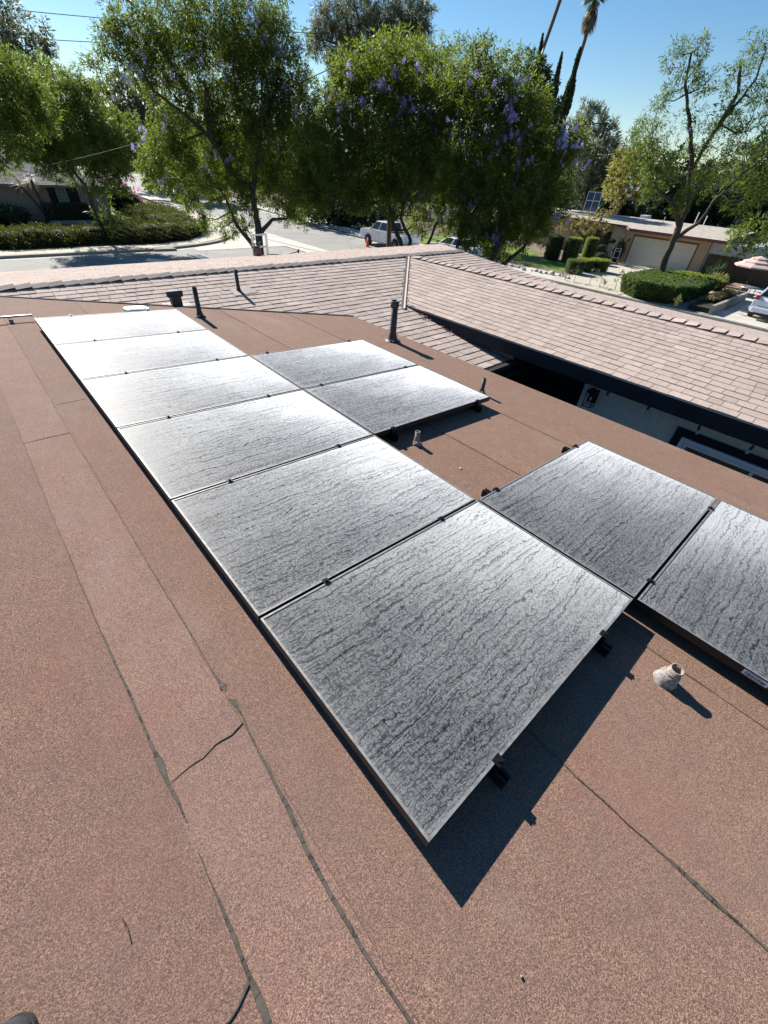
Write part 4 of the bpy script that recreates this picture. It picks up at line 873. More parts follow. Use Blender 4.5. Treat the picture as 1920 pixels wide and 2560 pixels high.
for k_, f_ in (('corner', 1.16), ('hedgetree', 1.05), ('nearA', 1.3), ('nearB', 1.3), ('leftyard', 1.3), ('leftedge', 1.25), ('euc', 1.15)): T[k_] = [(x, y, z, r_ * f_) for x, y, z, r_ in T[k_]]
T['leftyard'] = [b_ for k, b_ in enumerate(T['leftyard']) if k not in (5, 8)]
T['leftyard'] = [(x, y, max(z, 4.9 if x < 9 else 4.3), r_ * (.8 if z < 5 else 1)) for x, y, z, r_ in T['leftyard']]
T['leftedge'] = [(x, y, max(z, 6.0), r_) for x, y, z, r_ in T['leftedge'] if r_ > .75] + [(3.1, 30.0, 4.3, .5)]
def lift(b, zmax, f=.76, dz=.35): return [(x, y, z + dz, r_ * f) if z < zmax else (x, y, z, r_) for x, y, z, r_ in b]
T['nearA'] = lift(T['nearA'], 4.6) + [(15.2, 16.4, 6.4, 1.1), (14.9, 16.6, 5.2, 1.1), (15.6, 16.2, 7.5, .9), (14.7, 17.0, 4.4, .8), (15.3, 16.2, 3.9, .6)]
# ---------------------------------------------------------------- the jacarandas
tc = tree('jacaranda_tree', 'big spreading jacaranda with a forked dark trunk at the street corner', 'tree', (14.35, 22.0, 0), T['corner'],
     [[(14.35, 22.0, -.1), (14.4, 22, 1.7), (14.4, 22, 2.7), (14.3, 22, 3.7), (14.6, 21.9, 4.8), (15, 21.7, 6.1), (15.2, 21.5, 7.1), (15.4, 21.6, 8.6)],
      [(14.3, 22, .7), (13.8, 22.3, 1.5), (13.2, 22.5, 2.3), (13, 22.6, 3.1), (12.6, 22.9, 4.2)], [(14.5, 22.2, 3.9), (13.6, 22.9, 4.8), (12.9, 23.3, 6.1), (12.2, 23.5, 6.7), (11.4, 23.9, 7.3), (10.6, 24.2, 7.8), (10.1, 24.4, 8.8)],
      [(15.3, 22, 6.9), (14.6, 22.4, 7.5), (14.3, 22.6, 8.1), (14.4, 22.5, 9.7)], [(15.2, 22, 6.8), (16.2, 22.1, 7.8), (16.7, 21.8, 9.4)], [(14.5, 21.9, 1.9), (15.2, 21.5, 2.6), (16, 21, 2.7)], [(12.9, 23.3, 6.1), (12.8, 23.4, 7.2), (13.1, 23.2, 8.2)]],
     'jac', seed=1, r0=.24, dens=80, per=38, ll=.20, lw=.042, droop=.9, spread=.36, inner=.15)
blossoms(tc, BL['corner'], 1, 1.0)
ta = tree('jacaranda_tree', 'jacaranda full of violet blossom in front of the white pickup and the wooden pole', 'tree', (18.1, 12.3, 0), T['nearA'],
     [[(18.1, 12.3, -.1), (18.1, 12.4, 1.8), (17.9, 12.7, 2.5), (17.7, 13.0, 3.1), (17.4, 13.3, 4.2), (17.2, 13.5, 5.8), (17.3, 13.6, 7.4)], [(18.1, 12.1, 1.5), (18.0, 12.0, 2.6), (17.6, 12.4, 3.5), (17.7, 12.2, 5.1), (17.9, 12.1, 6.8), (18.3, 12.2, 7.8)], [(18.1, 11.9, 1.6), (18.5, 11.2, 2.5), (19.2, 11, 4.0), (19.4, 11.4, 6.2)]],
     'jac', seed=2, r0=.17, dens=120, per=32, ll=.165, lw=.042, droop=.6, spread=.26, inner=.15)
blossoms(ta, BL['nearA'], 2, .95)
tb = tree('jacaranda_tree', 'broad jacaranda with violet blossom behind the shingle roof peak, left of the clipped shrubs', 'tree', (19.2, 7.6, 0), T['nearB'],
     [[(19.2, 7.6, -.1), (19.2, 7.5, 2.0), (19.3, 7.3, 3.2), (19.4, 7.1, 5.4), (19.6, 7.4, 7.0)], [(19.2, 7.7, .6), (18.5, 9.2, 2.2), (18.6, 9.1, 3.4), (19, 8.5, 4.6), (19.2, 8.6, 6.9)], [(19.3, 7.4, 1.6), (20.4, 6.6, 2.9), (21, 6.2, 4.4)]],
     'jac', seed=3, r0=.19, dens=120, per=32, ll=.165, lw=.042, droop=.6, spread=.26, inner=.15)
blossoms(tb, BL['nearB'], 3, .95)
tl = tree('jacaranda_tree', 'leafy tree with a leaning forked trunk growing from the left juniper hedge', 'tree', (8.4, 34.7, 0), T['leftyard'],
     [[(8.5, 34.6, -.1), (8.3, 34.7, 1.2), (8.2, 34.7, 2.2), (8.2, 34.7, 3.2), (7.7, 34.8, 4.2), (7.6, 34.8, 5.4)], [(8.2, 34.7, 2.3), (8.6, 34.6, 3.2), (9.2, 34.5, 4.6), (9.4, 34.6, 6.4)]],
     'jac2', seed=4, r0=.17, dens=100, per=34, ll=.20, lw=.045, droop=.3, spread=.34, inner=.15)
blossoms(tl, BL['leftyard'], 4, .9)
tree('leafy_tree', 'dense green tree cut by the left edge of the photo', 'tree', (-.3, 31.2, 0), T['leftedge'], [[(-.3, 31.2, 0), (.4, 30.8, 2.5), (2.2, 29.8, 4.8), (3.8, 29.2, 6.6)]], 'jac2', seed=5, r0=.16, dens=80, per=32, ll=.20, lw=.048, droop=.3, spread=.34, inner=.15)
th_ = tree('jacaranda_tree', 'open jacaranda leaning right with a bare dark trunk inside the big clipped hedge', 'tree', (35.5, 4.6, 0), T['hedgetree'],
     [[(35.55, 4.5, -.1), (35.4, 4.9, 1.8), (35.4, 4.9, 3.2), (35.4, 4.9, 3.9), (35.4, 4.9, 4.8), (35.3, 5.3, 5.8), (35.1, 5.7, 6.9), (34.9, 6.3, 8.1), (34.7, 6.9, 9.1), (34.4, 7.5, 10.3), (34.4, 7.7, 11.3)],
      [(35.4, 4.9, 3.6), (35, 5.4, 4.6), (34.7, 6.2, 5.1), (34.5, 6.9, 5.5), (34.1, 7.8, 6.8)], [(35.3, 5.3, 5.6), (35.4, 5.6, 6.4), (35.4, 5.4, 7.5), (35.5, 5.1, 8.5), (35.7, 4.7, 9.5), (35.8, 4.4, 10.3), (35.7, 4.5, 11.4)],
      [(35.4, 4.9, 2.9), (35.9, 4.5, 3.5), (36.1, 4.1, 3.9), (36.2, 3.8, 5.1), (36.4, 3, 6.5), (36.6, 2.2, 7.4)], [(35.5, 5.1, 8.5), (35.6, 4.9, 9.8), (35.3, 5.4, 11.0)]],
     'jac2', seed=6, r0=.23, dens=44, per=32, ll=.20, lw=.042, droop=.3, spread=.36, inner=.12)
blossoms(th_, BL['hedgetree'], 6, .6)
tree('leafy_tree', 'bright green feathery tree at the right edge above the patio umbrella', 'tree', (43.5, -4.0, 0), T['rightedge'], [[(43.5, -4, 0), (43.3, -3.6, 1.6), (42.9, -2.6, 2.8)]], 'jac2', seed=7, r0=.12, dens=34, per=22, ll=.34, lw=.07, droop=.1, spread=.4)
# ---------------------------------------------------------------- trees farther away
def mean(b, k): return sum(v[k] for v in b) / len(b)
tree('tall_tree', 'tall dark open-topped tree rising behind the left yard', 'tree', (10.8, 54.5, 0), T['leftback'], [[(10.8, 54.5, 0), (10.7, 54.4, 5), (10.6, 54.3, 9), (10.6, 54.2, 12.5)], [(10.7, 54.4, 7), (12, 53.8, 10), (12.7, 53.5, 12.5)]], 'euc', seed=8, r0=.25, dens=26, per=22, ll=.38, lw=.10, droop=.3, spread=.5)
tree('eucalyptus_tree', 'tall airy eucalyptus with pale bending limbs against the sky', 'tree', (59.3, 67.5, 0), T['euc'],
     [[(59.3, 67.5, 0), (59.3, 67.5, 16), (59.2, 67.6, 19.4), (59, 67.7, 21.8), (57.8, 68.7, 25)], [(59.3, 67.5, 14), (60.5, 66.5, 18.2), (59.7, 67.2, 21.9), (61.7, 65.5, 25.3)], [(59.3, 67.5, 17), (57, 69.8, 19.5), (54.8, 71.8, 20)], [(60.2, 66.8, 17.5), (63, 64, 19.6), (65, 61.5, 22.5)], [(59.3, 67.5, 15.5), (57.5, 70, 17.2), (55.6, 71.5, 17)]],
     'euc', 'palebark', seed=9, r0=.42, dens=22, per=22, ll=.7, lw=.10, droop=1.3, spread=.75, inner=.2)
tree('leafy_tree', 'mid green tree standing between the blossoming jacaranda and the eucalyptus', 'tree', (37, 34, 0), T['midgreen'], [[(37, 34, 0), (37, 34, 6), (36.6, 34.4, 11)], [(37, 34, 5), (33.5, 36, 9.5)]], 'jac2', seed=10, r0=.3, dens=28, per=20, ll=.4, lw=.13, droop=.3, spread=.5)
D_ = T['darktall']; tree('evergreen_tree', 'dark green broadleaf tree standing in front of the narrow cypresses', 'tree', (mean(D_, 0), mean(D_, 1), 0), D_, [[(mean(D_, 0), mean(D_, 1), 0), (mean(D_, 0), mean(D_, 1), 12)]], 'dk', seed=11, r0=.25, dens=34, per=20, ll=.4, lw=.16, spread=.45)
D_ = T['conifer']; tree('conifer_tree', 'wispy blue-green conifer behind the garage house', 'tree', (mean(D_, 0), mean(D_, 1), 0), D_, [[(mean(D_, 0), mean(D_, 1), 0), (mean(D_, 0), mean(D_, 1), 11)]], 'euc', seed=12, r0=.3, dens=20, per=24, ll=.55, lw=.09, droop=-.9, spread=.6)
D_ = T['olive']; tree('bushy_tree', 'olive-yellow bushy tree to the left of the leaning open jacaranda', 'tree', (mean(D_, 0), mean(D_, 1), 0), D_, [[(mean(D_, 0), mean(D_, 1), 0), (mean(D_, 0), mean(D_, 1), 6)]], 'olive', seed=13, r0=.2, dens=26, per=22, ll=.4, lw=.12, droop=-.2, spread=.5)
labs = ['dark tree directly behind the middle of the garage house roof', 'dark tree behind the right part of the garage house roof', 'dark tree at the far right behind the garage house']
W_ = T['woodR']
for i, idx in enumerate(((0, 5, 6, 1, 9), (7, 2, 3), (4, 8, 10, 11))):
    b = [W_[k] for k in idx] + [(W_[k][0], W_[k][1], max(1.2, W_[k][2] - 2.2), W_[k][3]) for k in idx]
    tree('dark_tree', labs[i], 'tree', (mean(b, 0), mean(b, 1), 0), b, [[(mean(b, 0), mean(b, 1), 0), (mean(b, 0), mean(b, 1), 6)]], 'dk', group='dark trees behind the garage house', seed=20 + i, r0=.25, dens=24, per=20, ll=.45, lw=.2, spread=.5, inner=.3)
S_ = T['farmid']; tree('hazy_tree', 'pale distant tree between the left tree and the corner jacaranda', 'tree', (mean(S_, 0), mean(S_, 1), 0), S_, [[(mean(S_, 0), mean(S_, 1), 0), (mean(S_, 0), mean(S_, 1), 13)]], 'euc', seed=24, r0=.4, dens=9, per=20, ll=.8, lw=.3, spread=.9)
S_ = T['streetwood']; b = S_ + [(x, y, max(1.0, z - 2.5), r_) for x, y, z, r_ in S_]
tree('leafy_tree', 'shady tree on the far side of the uphill street, left of the corner jacaranda', 'tree', (mean(b, 0), mean(b, 1), 0), b, [[(mean(b, 0), mean(b, 1), 0), (mean(b, 0), mean(b, 1), 4)]], 'jac', seed=25, r0=.3, dens=16, per=20, ll=.55, lw=.22, spread=.6)
S_ = T['bank']; b = [(x + 1, y, z, r_) for x, y, z, r_ in S_] + [(x + 1, y, max(.8, z - 1.5), r_) for x, y, z, r_ in S_]
tree('dense_shrubbery', 'dense dark shrubs on the bank behind the far sidewalk, left of the pickup', 'shrub', (mean(b, 0), mean(b, 1), 0), b, [[(mean(b, 0), mean(b, 1), 0), (mean(b, 0), mean(b, 1), 3)]], 'dk', seed=26, r0=.2, dens=26, per=20, ll=.35, lw=.14, spread=.45)
# far wood all round, one mass
rng = np.random.default_rng(5); bl_ = []
for k in range(150):
    a_ = R_(rng.uniform(-25, 118)); d_ = rng.uniform(120, 165)
    if 71 < math.degrees(a_) < 80: d_ += 70
    bl_.append((d_ * math.cos(a_), d_ * math.sin(a_), rng.uniform(1, 7.5), rng.uniform(4, 6.5)))
V, F, _ = leafset(bl_, rng, dens=2.6, per=14, ll=1.5, lw=.8, droop=.2, spread=1.3, inner=.5)
tag(np_mesh('distant_woods', V, F, M['dk']), 'dark distant trees along the horizon', 'woods', kind='stuff')

# narrow cypresses
def cypress(x, y, z, r0, lab, seed, lean=(0, 0)):
    rng = np.random.default_rng(seed); root = empty('cypress_tree', (x, y, 0), label=lab, cat='tree', group='narrow cypresses against the sky'); m = 9000
    t = rng.random(m) ** .8; a = rng.random(m) * 6.283; wob = 1 + .22 * np.sin(t * 23 + seed) + .12 * np.sin(t * 51 + 2 * a)
    rr = r0 * (1 - t) ** .55 * wob * (.45 + .6 * rng.random(m)); c = np.stack([rr * np.cos(a) + lean[0] * t, rr * np.sin(a) + lean[1] * t, .5 + t * (z - .7)], 1)
    d = np.stack([np.cos(a) * .25, np.sin(a) * .25, np.ones(m)], 1) + rng.normal(size=(m, 3)) * .25; d /= np.linalg.norm(d, axis=1)[:, None]
    sd = np.cross(d, rng.normal(size=(m, 3))); sd /= np.linalg.norm(sd, axis=1)[:, None]
    V = np.stack([c - d * .22, c + sd * .09, c + d * .26, c - sd * .09], 1).reshape(-1, 3); np_mesh('crown', V, np.arange(4 * m).reshape(-1, 4), M['dk'], root)
    mb = MB(); mb.tube([(0, 0, 0), (lean[0] * .5, lean[1] * .5, z * .5), (lean[0], lean[1], z * .93)], [r0 * .35, r0 * .25, .02], 7); mb.build('trunk', M['bark'], root)
cypress(74.3, 43.8, 21.2, 1.0, 'leftmost narrow cypress, its tip just left of the bare palm trunk', 1, (-.7, 1.0))
cypress(75.5, 41.9, 19.5, 1.1, 'middle narrow cypress, standing free left of the palms', 2, (-.2, .2))
cypress(76.6, 40.3, 20.0, 1.25, 'rightmost narrow cypress, touching the leaning palm trunk', 3, (0, -.1))
# palms
def palm(pts, lab, seed, crown=True):
    r = random.Random(seed); rng = np.random.default_rng(seed); b = Vector(pts[0]); root = empty('palm_tree', tuple(b), label=lab, cat='palm tree', group='tall fan palms against the sky')
    mb = MB(); mb.tube([Vector(p) - b for p in pts], [.42, .36, .32, .30, .30, .28][:len(pts)], 10, jit=.05, rnd=r); mb.build('trunk', M['palmbark'], root)
    top = Vector(pts[-1]) - b
    def fan(n, lo, hi, L, mat, nm, dz=0):
        V = []; F = []
        for i in range(n):
            a_ = r.uniform(0, 6.28); e = R_(r.uniform(lo, hi)); d = Vector((math.cos(a_) * math.cos(e), math.sin(a_) * math.cos(e), math.sin(e))); l = L * r.uniform(.8, 1.15)
            s = d.cross(Vector((0, 0, 1))).normalized(); u = s.cross(d); o = top + Vector((0, 0, dz * r.random())) + d * l * .35
            for k in range(17):
                f = (k - 8) / 8; dd = (d * math.cos(f * 1.25) + s * math.sin(f * 1.25)).normalized() + Vector((0, 0, -.35 * r.random())); w = s * .045 + u * .03
                e1 = o + dd * l * .5; e2 = e1 + (dd + Vector((0, 0, -.7))).normalized() * l * .32
                q = len(V); V += [o - w * .4, o + w * .4, e1 + w, e1 - w, e2]; F += [(q, q + 1, q + 2, q + 3), (q + 3, q + 2, q + 4, q + 4)]
            q = len(V); V += [top - s * .03, top + s * .03, o + s * .03, o - s * .03]; F += [(q, q + 1, q + 2, q + 3)]
        mbb = MB(); mbb.add(V, [f if f[2] != f[3] else f[:3] for f in F]); mbb.build(nm, M[mat], root)
    fan(34, -35, 70, 1.9, 'palmleaf', 'green_fronds'); fan(44, -88, -55, 1.7, 'palmdead', 'dry_skirt', -2.2)
palm([(92.2, 53.2, 0), (92.9, 51.9, 12.4), (93.7, 50.6, 19.2), (93.9, 50.2, 24.0), (93.9, 50.2, 27.0), (93.9, 50.2, 28.6)], 'tall palm leaning across the sky with its shaggy crown at the top edge', 1)
palm([(94.0, 59.8, 0), (94.2, 59.2, 12), (94.5, 58.7, 23.3), (94.9, 58.1, 26.6), (95.1, 57.6, 29.3), (95.3, 57.4, 34)], 'thin bare palm trunk left of the shaggy palm, crown above the picture', 2)

# ================================================================ shrubs and hedges
def mound(name, label, cat, ell, leaf, seed, n=400, ll=.12, lw=.05, up=.5, core=True, group=None, jit=.10):
    """ell: (x, y, z, rx, ry, rz) mounds; leaves on the surface, dark twigs inside"""
    rng = np.random.default_rng(seed); b = (sum(e[0] for e in ell) / len(ell), sum(e[1] for e in ell) / len(ell), min(max(0, e[2] - e[5]) for e in ell))
    root = empty(name, b, label=label, cat=cat, group=group); VV = []; mb = MB()
    for (x, y, z, rx, ry, rz) in ell:
        m = int(n * (rx * ry + rx * rz + ry * rz)); d = rng.normal(size=(m, 3)); d[:, 2] = np.abs(d[:, 2]) * .9 - .25; d /= np.linalg.norm(d, axis=1)[:, None]
        lump = 1 + jit * np.sin(9 * d[:, 0] + seed + x) * np.cos(8 * d[:, 1] + y) + jit * .7 * np.sin(19 * d[:, 2] + 13 * d[:, 0])
        c = np.array([x, y, z]) + d * np.array([rx, ry, rz]) * (lump * rng.uniform(.86, 1.05, m))[:, None]
        a = d * .6 + rng.normal(size=(m, 3)) * .5; a[:, 2] += up; a /= np.linalg.norm(a, axis=1)[:, None]
        sd = np.cross(a, rng.normal(size=(m, 3))); sd /= np.linalg.norm(sd, axis=1)[:, None]
        l = (ll * rng.uniform(.5, 1.3, m))[:, None]; w = (lw * rng.uniform(.6, 1.2, m))[:, None]
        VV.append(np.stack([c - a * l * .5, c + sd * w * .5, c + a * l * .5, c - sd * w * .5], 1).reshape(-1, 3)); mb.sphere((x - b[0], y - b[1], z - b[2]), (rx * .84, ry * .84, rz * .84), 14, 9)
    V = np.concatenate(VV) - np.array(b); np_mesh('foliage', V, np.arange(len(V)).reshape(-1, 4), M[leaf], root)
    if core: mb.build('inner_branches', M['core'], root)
    return root
def clipped(name, label, cat, mbfun, leaf, seed, base, dens=900, ll=.07, lw=.035, group=None, toplight=None):
    """a clipped solid: leaves scattered over the faces of a closed mesh"""
    rng = np.random.default_rng(seed); root = empty(name, base, label=label, cat=cat, group=group); mb = mbfun()
    tris = []
    for f in mb.f:
        for i in range(1, len(f) - 1): tris.append((mb.v[f[0]], mb.v[f[i]], mb.v[f[i + 1]]))
    tr = np.array(tris); nn = np.cross(tr[:, 1] - tr[:, 0], tr[:, 2] - tr[:, 0]); ar = np.linalg.norm(nn, axis=1) / 2; nn = nn / (2 * ar[:, None] + 1e-9)
    m = int(ar.sum() * dens); k = rng.choice(len(tr), m, p=ar / ar.sum()); u = rng.random(m); v = rng.random(m); sw = u + v > 1; u[sw] = 1 - u[sw]; v[sw] = 1 - v[sw]
    c = tr[k, 0] + (tr[k, 1] - tr[k, 0]) * u[:, None] + (tr[k, 2] - tr[k, 0]) * v[:, None]; n_ = nn[k]
    bumpy = .035 * np.sin(c[:, 0] * 9) * np.sin(c[:, 1] * 8) + .02 * np.sin(c[:, 2] * 17 + c[:, 1] * 13)
    c = c + n_ * (bumpy + rng.uniform(-.03, .05, m))[:, None]
    a = n_ * .7 + rng.normal(size=(m, 3)) * .6; a /= np.linalg.norm(a, axis=1)[:, None]; sd = np.cross(a, rng.normal(size=(m, 3))); sd /= np.linalg.norm(sd, axis=1)[:, None]
    l = (ll * rng.uniform(.6, 1.3, m))[:, None]; w = (lw * rng.uniform(.6, 1.2, m))[:, None]
    V = np.stack([c - a * l * .5, c + sd * w * .5, c + a * l * .5, c - sd * w * .5], 1).reshape(-1, 3); np_mesh('foliage', V, np.arange(4 * m).reshape(-1, 4), M[leaf], root)
    cx = sum(v[0] for v in mb.v) / len(mb.v); cy = sum(v[1] for v in mb.v) / len(mb.v); cz = sum(v[2] for v in mb.v) / len(mb.v)
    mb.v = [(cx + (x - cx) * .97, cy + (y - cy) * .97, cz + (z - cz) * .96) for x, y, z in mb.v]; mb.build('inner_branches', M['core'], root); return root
r = random.Random(31)
e1 = [(x_, 33.4 + r.uniform(-.3, .5), .35, r.uniform(1.1, 1.6), r.uniform(1.0, 1.4), r.uniform(.65, .9)) for x_ in np.linspace(-2, 7.5, 9)] + [(x_, 34.9, .3, 1.4, 1.2, .62) for x_ in np.linspace(-1, 6.4, 6)]
mound('juniper_hedge', 'low dark juniper hedge along the sidewalk at the left edge', 'hedge', e1, 'jun', 1, n=900, ll=.14, lw=.05, jit=.24)
e2 = [(9.6, 33.4, .4, 1.5, 1.2, .8), (11.4, 33.6, .45, 1.5, 1.4, .9), (13.2, 34.3, .45, 1.5, 1.4, .85), (14.9, 35.7, .4, 1.5, 1.3, .8), (16.1, 37.6, .35, 1.2, 1.4, .7), (10.6, 35.6, .55, 1.6, 1.5, 1.0), (12.6, 36.6, .6, 1.8, 1.5, 1.05), (14.2, 38.6, .5, 1.7, 1.7, 1.0), (12.4, 39.6, .6, 1.8, 1.8, 1.1), (15.6, 40.4, .5, 1.6, 1.7, .95), (14.0, 42.4, .55, 1.7, 1.7, 1.0), (16.4, 43.6, .5, 1.6, 1.9, .9), (15.6, 46.4, .5, 1.7, 1.8, .9), (17.4, 48.6, .4, 1.4, 1.9, .8)]
mound('juniper_bush', 'wide spreading juniper mound on the street corner, in front of the sign pole', 'shrub', e2, 'jun', 2, n=900, ll=.14, lw=.05, jit=.24)
mound('dark_shrub', 'dark leafy shrub against the wall of the left house at the left edge', 'shrub', [(2.2, 44.6, .8, 1.6, 1.3, 1.3), (4.2, 44.8, .6, 1.3, 1.1, .9)], 'dk', 3, n=260, ll=.16, lw=.08)
clipped('window_hedge', 'dark boxy hedge under the window of the left house', 'hedge', lambda: MB().box((-1.75, -.5, 0), (1.75, .5, 1.32)), 'dk', 4, (8.4, 45.7, .1), dens=260, ll=.10, lw=.05)
mound('flowering_shrub', 'tall shrub with magenta flower tops at the corner of the left house', 'shrub', [(14.0, 49.5, 1.5, 1.3, 1.2, 1.6), (14.8, 49.2, 1.0, 1.2, 1.2, 1.2)], 'dk', 5, n=260, ll=.25, lw=.08, up=.9)
rng = np.random.default_rng(9); V, F, _ = leafset([(13.9, 48.4, 2.8, .8), (14.8, 48.2, 2.6, .75), (13.2, 48.8, 2.9, .6), (15.4, 48.3, 2.1, .5)], rng, dens=26, per=14, ll=.14, lw=.08, droop=-.3, spread=.2)
fs = [o for o in bpy.data.objects if o.name.startswith('flowering_shrub')][0]; np_mesh('magenta_flowers', V - np.array(fs.location), F, M['pink'], fs)
mound('yellow_shrub', 'sunlit yellow-green shrub beside the left house, behind the magenta shrub', 'shrub', [(12.6, 51.2, 1.3, 1.0, 1.0, 1.2)], 'olive', 6, n=200, ll=.2, lw=.09)
# sprouting sapling leaves at the leaning tree, and the sapling by the sign pole
tree('young_tree', 'young feathery sapling sprouting beside the leaning forked trunk', 'sapling', (9.2, 34.4, 0), [(9.3, 34.3, 1.3, .7), (8.7, 34.5, 2.0, .6), (9.7, 34.2, .9, .6), (9.0, 34.2, 2.6, .5)], [[(9.2, 34.4, 0), (9.2, 34.4, 1.5), (9.0, 34.4, 2.7)]], 'jac2', seed=40, r0=.03, dens=26, per=14, ll=.36, lw=.06, droop=.2, spread=.45)
tree('young_tree', 'thin sapling with drooping fronds at the right end of the juniper mound', 'sapling', (17.3, 38.6, 0), [(17.3, 38.5, 1.7, .55), (17.6, 38.3, 1.1, .5)], [[(17.3, 38.6, 0), (17.3, 38.6, 1.9)]], 'jac2', seed=41, r0=.03, dens=26, per=14, ll=.36, lw=.06, droop=1.1, spread=.45)
tree('young_tree', 'small staked dark young tree beside the uphill street', 'sapling', (19.3, 68, 0), [(19.3, 68, 2.6, .8), (19.4, 68, 3.6, .7), (19.3, 68, 1.9, .5)], [[(19.3, 68, 0), (19.3, 68, 3.5)]], 'dk', seed=42, r0=.04, dens=18, per=14, ll=.3, lw=.1, spread=.4)
# yucca
yc = empty('yucca', (6.2, 45.6, .1), label='shaggy yucca with leaning stems against the left house wall', cat='plant')
mb = MB(); mb.tube([(.6, -.1, 0), (.1, 0, 1.4), (-.5, 0, 2.5)], .09, 7); mb.tube([(.5, 0, 0), (.5, 0, 1.7), (.4, 0, 2.9)], .09, 7); mb.tube([(.7, 0, 0), (.9, 0, 1.2)], .08, 7); mb.build('stem', M['bark'], yc)
V = []; F = []; r = random.Random(5); rngd = []
for c, nn_ in (((-.5, 0, 2.5), 70), ((.4, 0, 2.9), 70), ((.9, 0, 1.2), 50)):
    for k in range(nn_):
        a_ = r.uniform(0, 6.28); e = R_(r.uniform(-70, 60)); d = Vector((math.cos(a_) * math.cos(e), math.sin(a_) * math.cos(e), math.sin(e))); s = d.cross(Vector((0, 0, 1))).normalized() * .03; c_ = Vector(c)
        q = len(V); V += [c_, c_ + d * .45 + s, c_ + d * .85 + Vector((0, 0, -.18)), c_ + d * .45 - s]; F.append((q, q + 1, q + 2, q + 3))
np_mesh('leaves', np.array([tuple(v) for v in V]), np.array(F), M['palmdead'], yc)
# right side: clipped hedge, topiary, other shrubs
def hedge_mb():
    top = [(-4.6, -.5), (-4.3, -2.6), (-2.0, -3.2), (2.6, -3.15), (2.9, -2.2), (2.4, .2), (1.2, .95), (-1.4, 1.1), (-3.6, .9)]
    bot = [(x_ * .93 + .2, y_ * .86) for x_, y_ in top]; m = MB(); n = len(top)
    m.add([(x_, y_, 0) for x_, y_ in bot] + [(x_, y_, 1.05 + .06 * math.sin(x_ * 2 + y_)) for x_, y_ in top], [tuple(range(n))[::-1], tuple(range(n, 2 * n))] + [(i, (i + 1) % n, n + (i + 1) % n, n + i) for i in range(n)]); return m
clipped('clipped_hedge', 'big clipped flat-topped hedge around the leaning tree', 'hedge', hedge_mb, 'hedge', 7, (34.4, 4.6, .1), dens=700, ll=.10, lw=.05)
mound('hedge_top_growth', 'sunlit yellow-green new growth on the far right end of the big hedge top', 'shrub', [(36.2, 2.1, 1.12, 1.1, 1.0, .16), (36.5, 3.4, 1.12, 1.0, .9, .14)], 'hedgey', 8, n=700, ll=.09, lw=.04, core=False)
def cyl(r_, h, rt=None): return lambda: MB().lathe([(r_ * .86, 0), (r_, h * .12), ((rt or r_), h * .94), ((rt or r_) * .93, h), (0, h + .01)], n=20)
for (x, y, r_, h, rt, mt, lab) in ((38.4, 14.85, .62, 1.75, .62, 'hedge', 'tall dark clipped cylinder shrub, leftmost of the three tall ones'), (38.9, 13.45, .60, 1.75, .62, 'hedgey', 'tall bright clipped cylinder shrub with a sunlit flat top, middle of the three tall ones'), (41.0, 12.9, .50, 1.75, .50, 'hedgey', 'slim clipped cylinder shrub, rightmost and farthest of the three tall ones'),
                                   (34.3, 10.45, .60, .85, .66, 'hedge', 'low round-topped clipped shrub nearest the gravel, leftmost of the three low ones'), (36.0, 10.6, .58, .80, .66, 'hedgey', 'low clipped shrub in the middle of the three low ones'), (37.2, 10.0, .66, .80, .78, 'hedgey', 'low wide clipped shrub beside the driveway, rightmost of the three low ones')):
    clipped('topiary_shrub', lab, 'shrub', cyl(r_, h, rt), mt, int(x * 7), (x, y, .15), dens=1100, ll=.06, lw=.03, group='clipped topiary shrubs')
tree('small_tree', 'small rounded tree with yellowish leaves in front of the garage house window', 'tree', (43.6, 15.6, .1), [(43.6, 15.6, 2.5, .85), (43.0, 14.6, 2.7, .8), (42.8, 13.4, 3.3, .75), (42.8, 12.9, 4.0, .55), (43.5, 16.8, 2.6, .8), (43.0, 13.5, 2.4, .6), (43.8, 17.7, 2.3, .6)], [[(43.6, 15.6, 0), (43.5, 15.4, 1.2), (43.2, 14.2, 2.6)], [(43.6, 15.6, .3), (43.6, 16.4, 2.2)]], 'leafyel', seed=44, r0=.07, dens=52, per=16, ll=.16, lw=.10, droop=.1, spread=.2)
mound('climbing_shrub', 'dark shrub against the wall left of the garage door', 'shrub', [(43.9, 11.7, 1.0, .4, .6, 1.1)], 'dk', 12, n=420, ll=.12, lw=.07)
cl = mound('cloud_pruned_shrub', 'dark cloud-pruned shrub in front of the garage house wall', 'shrub', [(42.6, 12.6, 1.25, .42, .42, .2), (42.4, 13.3, 1.0, .42, .40, .2), (43.0, 12.1, 1.7, .38, .38, .2), (42.0, 12.2, .6, .5, .5, .35)], 'dk', 13, n=700, ll=.08, lw=.04)
mb = MB(); mb.tube([(0, .2, -.1), (.1, .0, .5), (.3, -.3, 1.0)], .04, 6); mb.tube([(0, .2, 0), (-.1, .7, .6)], .035, 6); mb.build('stem', M['bark'], cl)
r = random.Random(77)
for i, (x, y, h) in enumerate(((31.0, 8.6, .75), (31.3, 7.6, .7), (31.1, 6.8, .6), (31.5, 5.9, .95), (32.0, 5.6, .8), (30.9, 9.2, .6))):
    tree('potted_sprig', ('leftmost', 'second', 'third', 'fourth and tallest', 'fifth, next to the big hedge', 'farthest left and smallest')[i] + ' thin wispy dark shrub on the sunny driveway strip', 'shrub', (x, y, .17), [(x, y, .3 + h * .45, .34), (x, y - .1, .25 + h * .8, .24)], [[(x, y, .1), (x, y, h)]], 'dk', group='thin wispy shrubs along the driveway', seed=60 + i, twigs=False, r0=.02, dens=60, per=8, ll=.16, lw=.05, spread=.16, droop=-.2)
